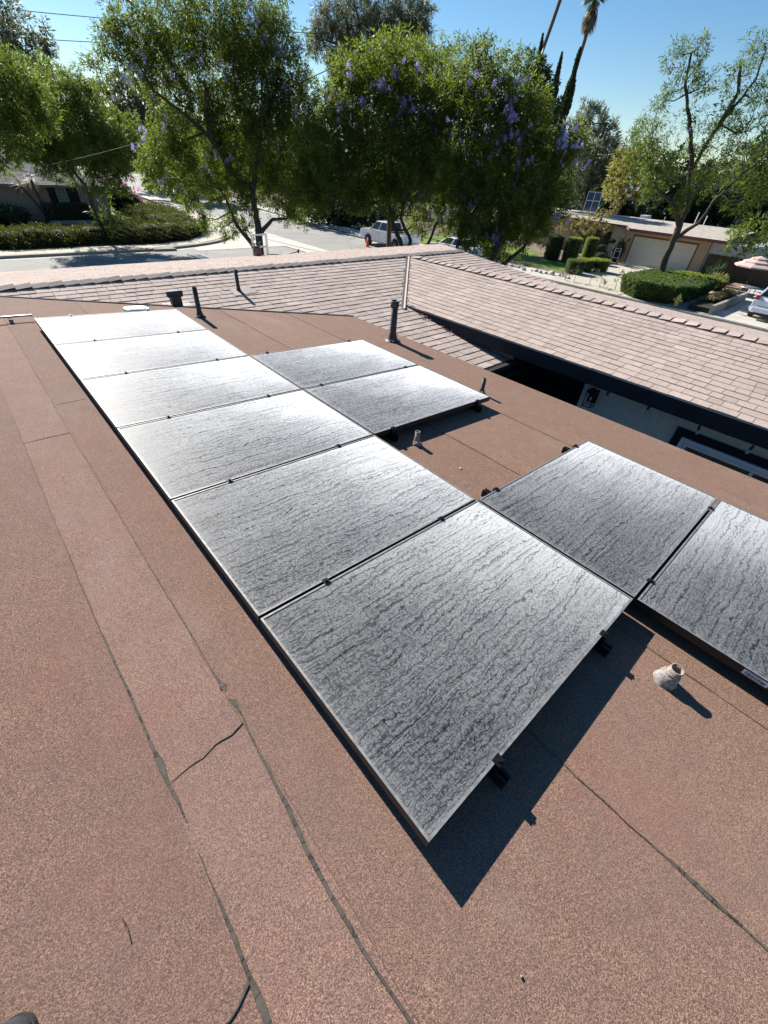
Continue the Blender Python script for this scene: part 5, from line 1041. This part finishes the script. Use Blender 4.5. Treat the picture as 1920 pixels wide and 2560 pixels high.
mound('spiky_shrub', 'yellow-green spiky shrub beside the planter, right of the big hedge', 'shrub', [(39.2, 2.2, .5, .8, .7, .7)], 'olive', 14, n=380, ll=.3, lw=.06, up=.8)
mound('agave', 'dark upright strap-leaved plant against the wooden fence', 'plant', [(42.6, 3.2, .5, .8, .6, .8)], 'dk', 15, n=120, ll=.9, lw=.09, up=1.3)
mound('planter_shrubs', 'low yellowish plants in the raised planter', 'plant', [(33.4, .55, .62, 1.3, .4, .22), (35.6, .5, .60, 1.2, .4, .22)], 'leafyel', 16, n=500, ll=.13, lw=.05)
mound('low_plants', 'dark grassy clump under the window of the garage house', 'plant', [(45.5, 14.2, .3, .6, .9, .5)], 'dk', 17, n=300, ll=.4, lw=.05, up=1.2)
# rocks beside the lawn and in the bed
def rocks(pts, lab, grp, cat='rock'):
    rr = random.Random(len(pts))
    for i, (x, y, s_) in enumerate(pts):
        mb = MB(); mb.sphere((0, 0, s_ * .35), (s_, s_ * rr.uniform(.6, .9), s_ * .6), 9, 6); mb.v = [(a_ * (1 + rr.uniform(-.12, .12)), b_ * (1 + rr.uniform(-.12, .12)), c_ * (1 + rr.uniform(-.1, .1))) for a_, b_, c_ in mb.v]
        o = mb.build('rock', M['stone']); o.location = (x, y, .15); o.rotation_euler = (0, 0, rr.uniform(0, 3)); tag(o, lab, cat, grp)
o = None; rr = random.Random(6)
P1 = [(31.9, 10.9, .30)] ; rocks(P1, 'largest pale boulder of the stone edging below the lawn', 'pale stones edging the lawn')
rocks([(31.2 + rr.uniform(-.4, .6) + k * .04, 15.2 - k * .30 + rr.uniform(-.1, .1), rr.uniform(.09, .19)) for k in range(20)], 'pale stone in the loose row edging the lawn beyond the roof', 'pale stones edging the lawn')
rocks([(30.7 + rr.uniform(0, 5.8), rr.uniform(.15, 1.6), rr.uniform(.07, .16)) for k in range(34)], 'small stone in the bed between the big hedge and the planter', 'small stones in the bed by the hedge')
rocks([(34.2 + rr.uniform(-.4, .4), 34 + k * .45, rr.uniform(.12, .3)) for k in range(26)], 'grey rock in the row along the bank behind the far sidewalk', 'grey rocks along the far bank')

# ================================================================ house on the left
hl = empty('house', (4, 50, 0), label='taupe house with grey shingle roof behind the junipers on the left', cat='house'); I = Matrix.Translation((-4, -50, 0))
MB().box((-9, 47, 0), (12.2, 56, 2.62)).xf(I).build('wall', M['taupe'], hl)
mb = MB(); vv = Vector((0, 1, .33)).normalized(); course(mb, Vector((-10, 46.2, 2.66)), Vector((1, 0, 0)), vv, 34, .18, lambda s, sm: [(0, 23.1 - sm)], 9, .02, .3, .5); 
course(mb, Vector((13.1, 46.2, 2.66)), Vector((0, 1, 0)), Vector((-1, 0, .33)).normalized(), 34, .18, lambda s, sm: [(sm, 10.8 - sm * .8)], 10, .02, .3, .5)
rf_ = mb.xf(I).build('roof', M['shingle_grey'], hl)
mb = MB(); mb.box((-10, 46.17, 2.50), (13.1, 46.22, 2.68)); mb.box((13.1, 46.17, 2.50), (13.15, 57, 2.68)); mb.box((-10, 46.22, 2.50), (13.1, 47, 2.54)); mb.xf(I).build('fascia', M['flashing'], hl)
mb = MB(); mb.add([(-10, 46.25, 2.6), (13.05, 46.25, 2.6), (7.3, 52.2, 4.57), (-10, 52.2, 4.57)], [(0, 1, 2, 3)]); mb.add([(13.08, 46.25, 2.6), (13.08, 57, 2.6), (7.3, 52.2, 4.57)], [(0, 1, 2)]); mb.add([(-10, 57.9, 2.6), (13.08, 57.9, 2.6), (7.3, 52.2, 4.57), (-10, 52.2, 4.57)], [(3, 2, 1, 0)]); mb.xf(I).build('roof_sheathing', M['core'], hl)
wf = MB().box((7.66, 46.965, 1.38), (9.95, 46.995, 2.60)).xf(I).build('window', M['navy'], hl)
MB().box((8.24, 46.93, 1.42), (9.10, 46.962, 2.56)).xf(I).build('window_pane', M['glassgreen'], wf)
MB().box((7.72, 46.94, 1.42), (8.10, 46.962, 2.56)).box((9.24, 46.94, 1.42), (9.9, 46.962, 2.56)).xf(I).build('side_panes', M['glass'], wf)
mb = MB()
for k in range(1, 5): mb.box((8.24, 46.915, 1.42 + k * .228 - .008), (9.10, 46.928, 1.42 + k * .228 + .008))
for k in range(1, 4): mb.box((8.24 + k * .215 - .008, 46.90, 1.42), (8.24 + k * .215 + .008, 46.913, 2.56))
mb.xf(I).build('muntins', M['navy'], wf)
o = MB().box((-1.6, -.09, 0), (1.6, .09, .26)).build('low_kerb_stone', M['kerb'], None, .03); o.location = (8.2, 43.9, .12); tag(o, 'pale low stone edging in the shade below the dark window hedge', 'garden edging')

# ================================================================ house with the garage on the right
hr = empty('house', (48, 9, 0), label='low beige house with a wide garage door and a flat tan roof', cat='house'); I = Matrix.Translation((-48, -9, 0))
mb = MB(); mb.box((44.4, 4.95, 0), (58, 11.55, 2.62)); r = random.Random(2)
mb.xf(I).build('garage_wall', M['beige'], hr)
mb = MB()
for k in range(33): mb.box((44.385, 4.97 + k * .2, .05 if not 5.7 < 4.97 + k * .2 < 10.9 else 2.3), (44.399, 4.985 + k * .2, 2.5))
mb.xf(I).build('siding_grooves', M['brown'], hr)
MB().box((44.6, 2.0, 0), (58, 4.94, 2.5)).xf(I).build('side_wall', M['greywall'], hr)
MB().box((47.0, 11.56, 0), (58, 24, 2.6)).xf(I).build('living_wall', M['beige'], hr)
MB().box((46.2, 11.56, 0), (46.95, 13.6, 2.55)).xf(I).build('entry_wall', M['greywall'], hr)
w = MB().box((46.96, 14.1, .75), (46.995, 17.0, 2.05)).xf(I).build('window', M['navy'], hr); MB().box((46.93, 14.2, .82), (46.957, 16.9, 1.98)).xf(I).build('window_pane', M['glass'], w)
dt = MB(); dt.box((44.36, 5.73, .03), (44.384, 5.84, 2.29)); dt.box((44.36, 10.86, .03), (44.384, 10.97, 2.29)); dt.box((44.36, 5.84, 2.18), (44.384, 10.86, 2.29)); dt.xf(I).build('door_trim', M['brick_red'], hr)
gd = MB(); pn = MB()
for k in range(4):
    z = .19 + k * .50; gd.box((44.372, 5.842, z + .003), (44.383, 10.858, z + .494))
    for j in range(8):
        y = 5.93 + j * .615; pn.box((44.366, y, z + .12), (44.3715, y + .50, z + .14)); pn.box((44.366, y, z + .36), (44.3715, y + .50, z + .38))
g = gd.xf(I).build('garage_door', M['garage'], hr); pn.xf(I).build('door_panel_lines', simple('shaded_groove', (.40, .38, .33), .7), g)
mb = MB(); mb.sphere((44.3, 11.25, 1.9), (.09, .09, .13)); mb.xf(I).build('porch_lamp', M['rope'], hr)
rp = [(43.2, 3.7), (58.5, 3.7), (58.5, 24.5), (46.2, 24.5), (46.2, 13.9), (44.6, 11.9), (43.2, 11.1)]
def zroof(x): return 2.74 + (x - 43.2) * .055 if x < 51 else 3.17 - (x - 51) * .045
mb = MB(); xs = [43.2, 44.6, 46.2, 51, 58.5]
def yspan(x): return (3.7, 11.1 + (x - 43.2) * .57 if x < 44.7 else (11.95 + (x - 44.6) * 1.22 if x < 46.19 else 24.5))
for a_, b_ in zip(xs, xs[1:]):
    ya, yb = yspan(a_ + 1e-6), yspan(b_ - 1e-6)
    mb.add([(a_, ya[0], zroof(a_)), (b_, yb[0], zroof(b_)), (b_, yb[1], zroof(b_)), (a_, ya[1], zroof(a_))], [(0, 1, 2, 3)]); mb.add([(a_, ya[0], zroof(a_) - .1), (b_, yb[0], zroof(b_) - .1), (b_, yb[1], zroof(b_) - .1), (a_, ya[1], zroof(a_) - .1)], [(3, 2, 1, 0)])
mb.xf(I).build('roof', M['flatroof'], hr)
mb = MB()
for k in range(len(rp)):
    a_, b_ = rp[k], rp[(k + 1) % len(rp)]; mb.bar((a_[0], a_[1], zroof(a_[0]) - .09), (b_[0], b_[1], zroof(b_[0]) - .09), .035, .20)
mb.xf(I).build('fascia', M['brick_red'], hr)
mb = MB(); mb.box((47.5, 10.2, 2.98), (47.55, 21, 3.06)); mb.xf(I).build('roof_edge_strip', M['canvas2'], hr)
for i, (x, y, h) in enumerate(((49.5, 9.4, .8), (50.3, 8.5, .95), (51.2, 8.0, .7), (48.8, 10.6, .5))):
    o = empty('roof_pipe', (x, y, zroof(x)), (0, 0, 0), ('second', 'third and tallest', 'rightmost', 'leftmost and shortest')[i] + ' thin white pipe on the tan roof of the garage house', 'pipe', 'thin white pipes on the garage house roof'); mb = MB(); mb.tube([(0, 0, -.03), (.02, 0, h)], .035, 7); mb.build('tube', M['white'], o)
o = MB().box((-.5, -.35, 0), (.5, .35, .28)).build('roof_unit', M['greywall'], None, .03); o.location = (52, 13.5, 3.1); tag(o, 'pale flat box on the far left part of the garage house roof', 'roof unit')
# glazed frame standing high behind the left wing
gf = empty('glazed_frame', (58, 22.2, 2.6), label='blue tilted glazed frame with white bars behind the left wing roof', cat='window frame')
MB().box((-.03, -.75, .3), (.0, .95, 2.1)).build('pane', M['blueglass'], gf); mb = MB()
for y in (-.75, .1, .95): mb.box((-.07, y - .03, .25), (-.032, y + .03, 2.13))
for z in (.3, 1.3, 2.1): mb.box((-.06, -.78, z - .03), (-.031, .98, z + .03))
mb.build('bars', M['greywall'], gf); mb = MB(); mb.box((-.02, -.7, -2.6), (.02, -.64, .3)); mb.box((-.02, .84, -2.6), (.02, .9, .3)); mb.build('posts', M['blackmetal'], gf)
# hand cart by the garage
hc = empty('hand_truck', (42.4, 11.05, .17), (0, 0, R_(20)), 'small metal hand truck standing left of the garage door', 'hand truck')
mb = MB()
for y in (-.22, .22): mb.tube([(0, y, .1), (.22, y, 1.15)], .022, 6)
for t_ in (.35, .8, .98): mb.tube([(.22 * t_, -.22, .1 + 1.05 * t_), (.22 * t_, .22, .1 + 1.05 * t_)], .02, 6)
mb.build('tube_frame', M['alu'], hc); MB().box((-.3, -.24, .02), (.02, .24, .04)).build('toe_plate', M['alu'], hc)
for y in (-.26, .26): MB().lathe([(0, -.03), (.12, -.03), (.12, .03), (0, .03)], n=14, M=Matrix.Translation((.08, y, .12)) @ Matrix.Rotation(R_(90), 4, 'X')).build('wheel', M['tyre'], hc)
# wooden fence
fe = empty('wooden_fence', (45, 1, 0), label='dark weathered board fence right of the garage', cat='fence'); mb = MB(); r = random.Random(3); y = 4.9; x = 44.55
for k in range(75):
    y -= .158; mb.box((x - 45 - .012, y - 1 - .077, .05), (x - 45 + .012 + .004 * (k % 2), y - 1 + .077, 1.75 + r.uniform(-.03, .03))); 
mb.build('boards', M['wood'], fe); MB().box((-.40, -7.5, .4), (-.36, 3.8, .5)).box((-.40, -7.5, 1.4), (-.36, 3.8, 1.5)).build('fence_rail', M['wood'], fe)
# planter with low wall
pl = empty('raised_planter', (34, 0, 0), label='long raised concrete planter along the driveway of the white car', cat='planter')
mb = MB(); mb.box((-3.6, -.25, 0), (3.5, -.08, .62)); mb.box((3.33, -.08, 0), (3.5, 1.1, .62)); mb.build('planter_wall', M['kerb'], pl); MB().box((-3.5, -.075, 0), (3.32, 1.05, .42)).build('planter_soil', M['core'], pl)
o = MB().lathe([(.05, 0), (.14, .0), (.16, .22), (.15, .24)], n=14).build('plant_pot', M['green']); o.location = (36.3, .35, .42); tag(o, 'green plastic pot at the right end of the raised planter', 'pot')
o = MB().box((-1.1, -.5, 0), (1.1, .5, .62)).build('brick_planter', simple('faded_red_brick', (.22, .14, .11), .9, 0, .3, 9), None, .02); o.location = (39.6, .9, .0); tag(o, 'low faded brick planter box behind the raised concrete planter', 'planter')
# hydrant
hy = empty('fire_hydrant', (30.6, 1.75, .12), label='yellow fire hydrant at the foot of the big hedge', cat='fire hydrant')
mb = MB(); mb.lathe([(.17, 0), (.17, .04), (.11, .05), (.11, .44), (.15, .46), (.15, .50), (.12, .53), (.09, .62), (.03, .67), (.03, .72), (0, .72)], n=16); mb.build('barrel', M['yellow'], hy)
for a_, b_ in (((0, -.10, .36), (0, -.24, .36)), ((0, .10, .36), (0, .24, .36)), ((-.10, 0, .30), (-.22, 0, .30))): mb = MB(); mb.tube([a_, b_], .07, 10); mb.build('outlet_cap', M['yellow'], hy)
# patio umbrella and table
pu = empty('patio_umbrella', (38.6, .35, 0), label='pale pink patio umbrella with two vent tiers', cat='umbrella')
mb = MB(); mb.tube([(0, 0, 0), (0, 0, 2.5)], .022, 8); mb.build('pole', M['wood'], pu)
for j, (ri, ro, zi, zo) in enumerate(((.0, .48, 2.52, 2.38), (.36, .86, 2.35, 2.19), (.74, 1.24, 2.17, 1.96))):
    mb = MB(); P = lambda rr_, k, z: (rr_ * math.cos(math.pi * k / 4), rr_ * math.sin(math.pi * k / 4), z)
    mb.add([P(ri, k, zi) for k in range(8)] + [P(ro, k, zo) for k in range(8)] + [P(ro, k, zo - .07) for k in range(8)], [(k, (k + 1) % 8, 8 + (k + 1) % 8, 8 + k) for k in range(8)] + [(8 + k, 8 + (k + 1) % 8, 16 + (k + 1) % 8, 16 + k) for k in range(8)])
    o = mb.build('canopy_tier', M['canvas'], pu); sm_ = o.modifiers.new('t', 'SOLIDIFY'); sm_.thickness = .006
tb_ = empty('patio_table', (39.0, .1, 0), label='dark round patio table under the umbrella', cat='table'); MB().lathe([(0, .70), (.6, .70), (.6, .73), (0, .73)], n=24).build('table_top', M['steel'], tb_)
for k in range(4): a_ = k * 1.57 + .4; mb = MB(); mb.tube([(.4 * math.cos(a_), .4 * math.sin(a_), 0), (.35 * math.cos(a_), .35 * math.sin(a_), .70)], .02, 6); mb.build('leg', M['blackmetal'], tb_)

# ================================================================ vehicles
def wheels(root, xs, yw, r_, wd=.24, rim='steel'):
    for x in xs:
        for s_ in (-1, 1):
            Mx = Matrix.Translation((x, s_ * yw, r_)) @ Matrix.Rotation(R_(90), 4, 'X')
            w_ = MB().lathe([(r_ * .62, -wd / 2), (r_ * .95, -wd / 2), (r_, -wd * .35), (r_, wd * .35), (r_ * .95, wd / 2), (r_ * .62, wd / 2)], n=24, M=Mx).build('wheel', M['tyre'], root)
            mb = MB(); mb.lathe([(0, -wd * .3), (r_ * .6, -wd * .3), (r_ * .64, -wd * .45), (r_ * .64, wd * .45), (r_ * .6, wd * .3), (0, wd * .3)], n=20, M=Mx)
            mb.build('rim', M['blackmetal'] if rim != 'steel' else M['steel'], w_)
            mb = MB()
            for k in range(6):
                a_ = k * math.pi / 3; 
                for f in (-1, 1): mb.bar(Mx @ Vector((.03, .03, f * wd * .40)), Mx @ Vector((r_ * .6 * math.cos(a_), r_ * .6 * math.sin(a_), f * wd * .40)), .05, .03)
            mb.build('spokes', M['steel'], w_)
def side_body(prof, w, arches, name, mat, root, inset=.0, bevel=.04):
    """prof: (x, z) outline ccw seen from -y; wheel arches cut as half discs"""
    pts = []
    for p in prof: pts.append(p)
    mb = MB(); n = len(pts); vs = [(x, -w / 2, z) for x, z in pts] + [(x, w / 2, z) for x, z in pts]
    mb.add(vs, [tuple(range(n)), tuple(range(2 * n - 1, n - 1, -1))] + [(i, n + i, n + (i + 1) % n, (i + 1) % n) for i in range(n)]); return mb.build(name, M[mat], root, bevel)
def arch(cx, r_, z0, n=9): return [(cx + r_ * math.cos(math.pi * (1 - k / n)), z0 + r_ * math.sin(math.pi * (1 - k / n))) for k in range(n + 1)]
# white pickup, nose towards +y
tk = empty('pickup_truck', (28.95, 25.65, 0), (0, 0, R_(90)), 'white pickup truck parked across the street behind the wooden pole', 'pickup truck')
R0 = .41; prof = [(-2.85, .55), (-2.35, .42)] + arch(-1.80, .50, .44)[0:] + [(-1.2, .42), (1.25, .42)] + arch(1.80, .50, .44) + [(2.38, .42), (2.85, .50), (2.92, .80), (2.88, 1.12), (2.55, 1.22), (1.45, 1.26), (-.72, 1.26), (-.74, 1.22), (-2.86, 1.22)]
side_body(prof, 1.98, None, 'body', 'carwhite', tk)
def cabin(bx0, bx1, tx0, tx1, z0, z1, w0, w1, root, mat, nm='cab'):
    mb = MB(); vs = [(bx0, -w0 / 2, z0), (bx1, -w0 / 2, z0), (bx1, w0 / 2, z0), (bx0, w0 / 2, z0), (tx0, -w1 / 2, z1), (tx1, -w1 / 2, z1), (tx1, w1 / 2, z1), (tx0, w1 / 2, z1)]
    mb.add(vs, [(3, 2, 1, 0), (4, 5, 6, 7), (0, 1, 5, 4), (1, 2, 6, 5), (2, 3, 7, 6), (3, 0, 4, 7)]); mb.build(nm, M[mat], root, .05)
    def pane(a_, b_, c_, d_, off, nm):
        q = [Vector(v) for v in (a_, b_, c_, d_)]; cc = sum(q, Vector()) / 4; q = [cc + (v - cc) * .86 + Vector(off) for v in q]; mb = MB(); q2 = [v - Vector(off) * 4 for v in q]
        mb.add(q + q2, [(0, 1, 2, 3), (7, 6, 5, 4), (0, 4, 5, 1), (1, 5, 6, 2), (2, 6, 7, 3), (3, 7, 4, 0)]); return mb.build(nm, M['glass'], root)
    V8 = [Vector(v) for v in vs]
    pane(V8[1], V8[2], V8[6], V8[5], (.012, 0, .004), 'windscreen'); pane(V8[3], V8[0], V8[4], V8[7], (-.012, 0, .004), 'rear_window')
    for s0, s1, s4, s5, of in ((0, 1, 4, 5, -.012), (3, 2, 7, 6, .012)):
        a_, b_, c_, d_ = V8[s0], V8[s1], V8[s5], V8[s4]; m0 = a_.lerp(b_, .52); m1 = d_.lerp(c_, .50)
        pane(a_, m0, m1, d_, (0, of, .003), 'side_window'); pane(m0, b_, c_, m1, (0, of, .003), 'side_window')
cabin(-.74, 1.55, -.55, .85, 1.26, 1.90, 1.9, 1.55, tk, 'carwhite')
mb = MB(); mb.box((-2.74, -.84, 1.2), (-.84, .84, 1.226)); mb.build('bed_floor', M['core'], tk)
mb = MB(); mb.box((2.86, -.85, .45), (3.0, .85, .68)); mb.box((-2.98, -.85, .5), (-2.84, .85, .66)); mb.build('bumper', M['steel'], tk)
mb = MB(); mb.box((2.87, -.5, .78), (2.94, .5, 1.08)); mb.build('grille', M['blackmetal'], tk)
for s_ in (-1, 1): MB().box((2.82, s_ * .72 - .17, .84), (2.93, s_ * .72 + .17, 1.06)).build('headlight', M['bulb'], tk); MB().tube([(-.6, s_ * .98, .38), (1.2, s_ * .98, .38)], .035, 8).build('side_step', M['steel'], tk); MB().box((1.18, s_ * 1.08 - .09, 1.2), (1.30, s_ * 1.08 + .09, 1.42)).build('mirror', M['carwhite'], tk)
for s_ in (-1, 1):
    mb = MB()
    for x in (1.22, .30, -.62): mb.box((x - .006, s_ * .9915 - .002, .5), (x + .006, s_ * .9915 + .002, 1.24))
    mb.box((.40, s_ * .995 - .006, 1.08), (.56, s_ * .995 + .006, 1.11)); mb.build('door_seams', M['blackmetal'], tk)
wheels(tk, (-1.80, 1.80), .87, R0, rim='dark')
# second vehicle half hidden behind the pickup: dark car with white front
c2 = empty('parked_car', (30.9, 19.6, 0), (0, 0, R_(90)), 'half hidden pale car parked behind the pickup, under the jacaranda', 'car')
prof = [(-2.2, .5), (-1.85, .3)] + arch(-1.35, .38, .32) + [(-.9, .28), (.9, .28)] + arch(1.35, .38, .32) + [(1.85, .3), (2.2, .42), (2.25, .7), (2.1, .85), (1.1, .98), (-1.9, 1.0), (-2.2, .9)]
side_body(prof, 1.8, None, 'body', 'carwhite', c2); cabin(-1.75, 1.15, -1.2, .35, .98, 1.45, 1.7, 1.35, c2, 'carwhite'); wheels(c2, (-1.35, 1.35), .8, .33)
# white sport utility car at the right edge, tail towards us
sv = empty('suv_car', (33.75, -2.5, .17), (0, 0, 0), 'white suv with red tail lamps parked nose-in at the right edge', 'car')
prof = [(-2.2, .42), (-1.82, .34)] + arch(-1.32, .42, .36) + [(-.85, .30), (.85, .30)] + arch(1.32, .42, .36) + [(1.80, .34), (2.15, .42), (2.25, .75), (2.1, .95), (1.15, 1.08), (-2.02, 1.12), (-2.18, .95)]
side_body(prof, 1.82, None, 'body', 'carwhite', sv, bevel=.06); cabin(-2.06, 1.2, -1.62, .45, 1.10, 1.66, 1.72, 1.36, sv, 'carwhite', 'greenhouse')
for s_ in (-1, 1):
    MB().prism([(-2.17, s_ * .80 - .105), (-1.98, s_ * .80 - .105), (-1.94, s_ * .80 + .105), (-2.16, s_ * .80 + .105)], .86, 1.16).build('tail_lamp', M['red'], sv, .02)
    MB().tube([(-1.5, s_ * .62, 1.70), (.3, s_ * .62, 1.69)], .018, 6).build('roof_rail', M['blackmetal'], sv)
    MB().box((.95, s_ * 1.0 - .1, 1.08), (1.08, s_ * 1.0 + .1, 1.24)).build('mirror', M['carwhite'], sv)
MB().box((-2.27, -.82, .36), (-2.15, .82, .62)).build('bumper', M['carwhite'], sv, .04); MB().box((-2.285, -.6, .30), (-2.16, .6, .37)).build('bumper_valance', M['blackmetal'], sv)
MB().box((-2.205, -.17, .74), (-2.178, .17, .88)).build('number_plate', M['white'], sv); MB().box((-2.20, -.62, .68), (-2.179, .62, .692)).build('hatch_seam', M['blackmetal'], sv)
wheels(sv, (-1.32, 1.32), .80, .36)
# cone
cn = empty('traffic_cone', (27.2, 26.55, 0), label='orange traffic cone beside the front wheel of the pickup', cat='traffic cone'); MB().box((-.18, -.18, 0), (.18, .18, .03)).build('base', M['cone'], cn); MB().lathe([(.14, .03), (.03, .70), (.0, .70)], n=16).build('cone_body', M['cone'], cn); MB().lathe([(.0835, .33), (.068, .43)], n=16).build('reflective_band', M['white'], cn)

# ================================================================ poles, signs, wires, ladders
up_ = empty('utility_pole', (20.0, 15.75, 0), label='brown wooden utility pole rising through the jacaranda in front of the pickup', cat='utility pole')
mb = MB(); mb.tube([(0, 0, 0), (-.4, .2, 10.5)], [.15, .10], 12); mb.build('pole', M['pole'], up_)
mb = MB(); mb.bar((-.8, .55, 10.0), (-.05, -.15, 10.2), .09, .11); mb.build('crossarm', M['pole'], up_)
for p in ((-.75, .5, 10.0), (-.4, .18, 10.1), (-.1, -.1, 10.2)): mb = MB(); mb.lathe([(.03, 0), (.03, .1), (.06, .12), (.04, .2), (.06, .22), (.0, .27)], (p[0], p[1], p[2] + .04), 10); mb.build('insulator', M['brown'], up_)
def wire(a_, b_, sag, lab, rad=.018):
    a_ = Vector(a_); b_ = Vector(b_); mb = MB(); mb.tube([a_.lerp(b_, k / 16) - Vector((0, 0, 4 * sag * (k / 16) * (1 - k / 16))) - a_ for k in range(17)], rad, 5); o = mb.build('power_line', M['rope'], None); o.location = a_; tag(o, lab, 'wire', 'overhead wires')
wire((2, 64, 14.1), (45, 50.5, 17.1), .3, 'upper thin overhead wire crossing the sky behind the trees', .03); wire((2, 64, 12.2), (45, 50.5, 15.9), .3, 'lower thin overhead wire crossing the sky behind the trees', .03)
wire((19.5, 16.1, 10.25), (5, 28.5, 4.4), .5, 'pale service wire running down left from the wooden pole', .02)
sp_ = empty('sign_pole', (19.85, 47.9, .15), label='slim dark pole rising from the right end of the juniper mound', cat='pole'); MB().tube([(0, 0, -.2), (-.05, 0, 3.1)], .05, 8).build('post', M['pipe'], sp_)
ss = empty('road_sign', (20.9, 47.5, .15), (0, 0, R_(25)), 'small dark square sign seen from behind, beside the slim pole', 'road sign'); MB().tube([(0, 0, 0), (0, 0, 1.8)], .03, 6).build('post', M['steel'], ss); MB().box((-.34, -.012, 1.25), (.34, .0, 1.8)).build('sign_plate', M['pipe'], ss)
# ladder guard and ladder standing at the street-side eave
lg = empty('ladder', (6.68, 7.12, 0), label='white aluminium ladder top standing above the street-side eave', cat='ladder')
mb = MB(); 
for x in (-.235, .235): mb.box((x - .028, -.012, 0), (x + .028, .03, 3.76))
mb.build('stile', M['alu'], lg); 
for z in (3.72, 3.42, 3.0, 2.6, 2.2): mb = MB(); mb.tube([(-.235, 0, z), (.235, 0, z)], .022, 8); mb.build('rung', M['white'], lg)
bk = empty('bucket', (6.42, 6.85, 3.17), label='red-brown bucket with dark coiled cord hung on the ladder foot at the eave', cat='bucket'); MB().lathe([(0, 0), (.11, 0), (.135, .27), (.125, .27), (.11, .02)], n=18).build('pail', M['brown'], bk)
mb = MB(); mb.tube([(.13 * math.cos(t_ * .5) * 1.05 - .02, .13 * math.sin(t_ * .5), .26 + .006 * t_) for t_ in range(26)], .012, 6); mb.build('cord_coil', M['rope'], bk)
mb = MB(); mb.tube([(6.4, 6.8, 3.21), (6.8, 6.72, 3.26), (7.3, 6.7, 3.235), (7.75, 6.8, 3.27), (7.92, 6.9, 3.33)], .013, 6); o = mb.xf(Matrix.Translation((-6.4, -6.8, -3.2))).build('cord', M['rope']); o.location = (6.4, 6.8, 3.2); tag(o, 'dark cord lying along the street-side eave from the ladder', 'cord')
o = MB().box((-.02, -.02, 0), (.02, .02, .13)).build('roof_hook', M['rope']); o.location = (7.85, 6.85, 3.2); tag(o, 'small dark hook on the eave at the end of the cord', 'hook')
def flat_ladder(loc, rz, n, w, L, lab, tilt=.1):
    root = empty('ladder', loc, (tilt, 0, rz), lab, 'ladder'); mb = MB()
    for x in (-w / 2, w / 2): mb.box((x - .02, 0, -.04), (x + .02, L, .04))
    mb.build('stile', M['alu'], root)
    for k in range(n): mb = MB(); y = L * (k + .5) / n; mb.box((-w / 2, y - .02, -.015), (w / 2, y + .02, .015)); mb.build('rung', M['alu'], root)
flat_ladder((12.1, 22.3, .12), R_(4), 12, .62, 4.8, 'aluminium ladder lying in the street just beyond the eave', .0)
flat_ladder((10.1, 24.6, .1), R_(60), 6, .4, 2.0, 'small aluminium step ladder lying in the street, left of the larger ladder', .05)
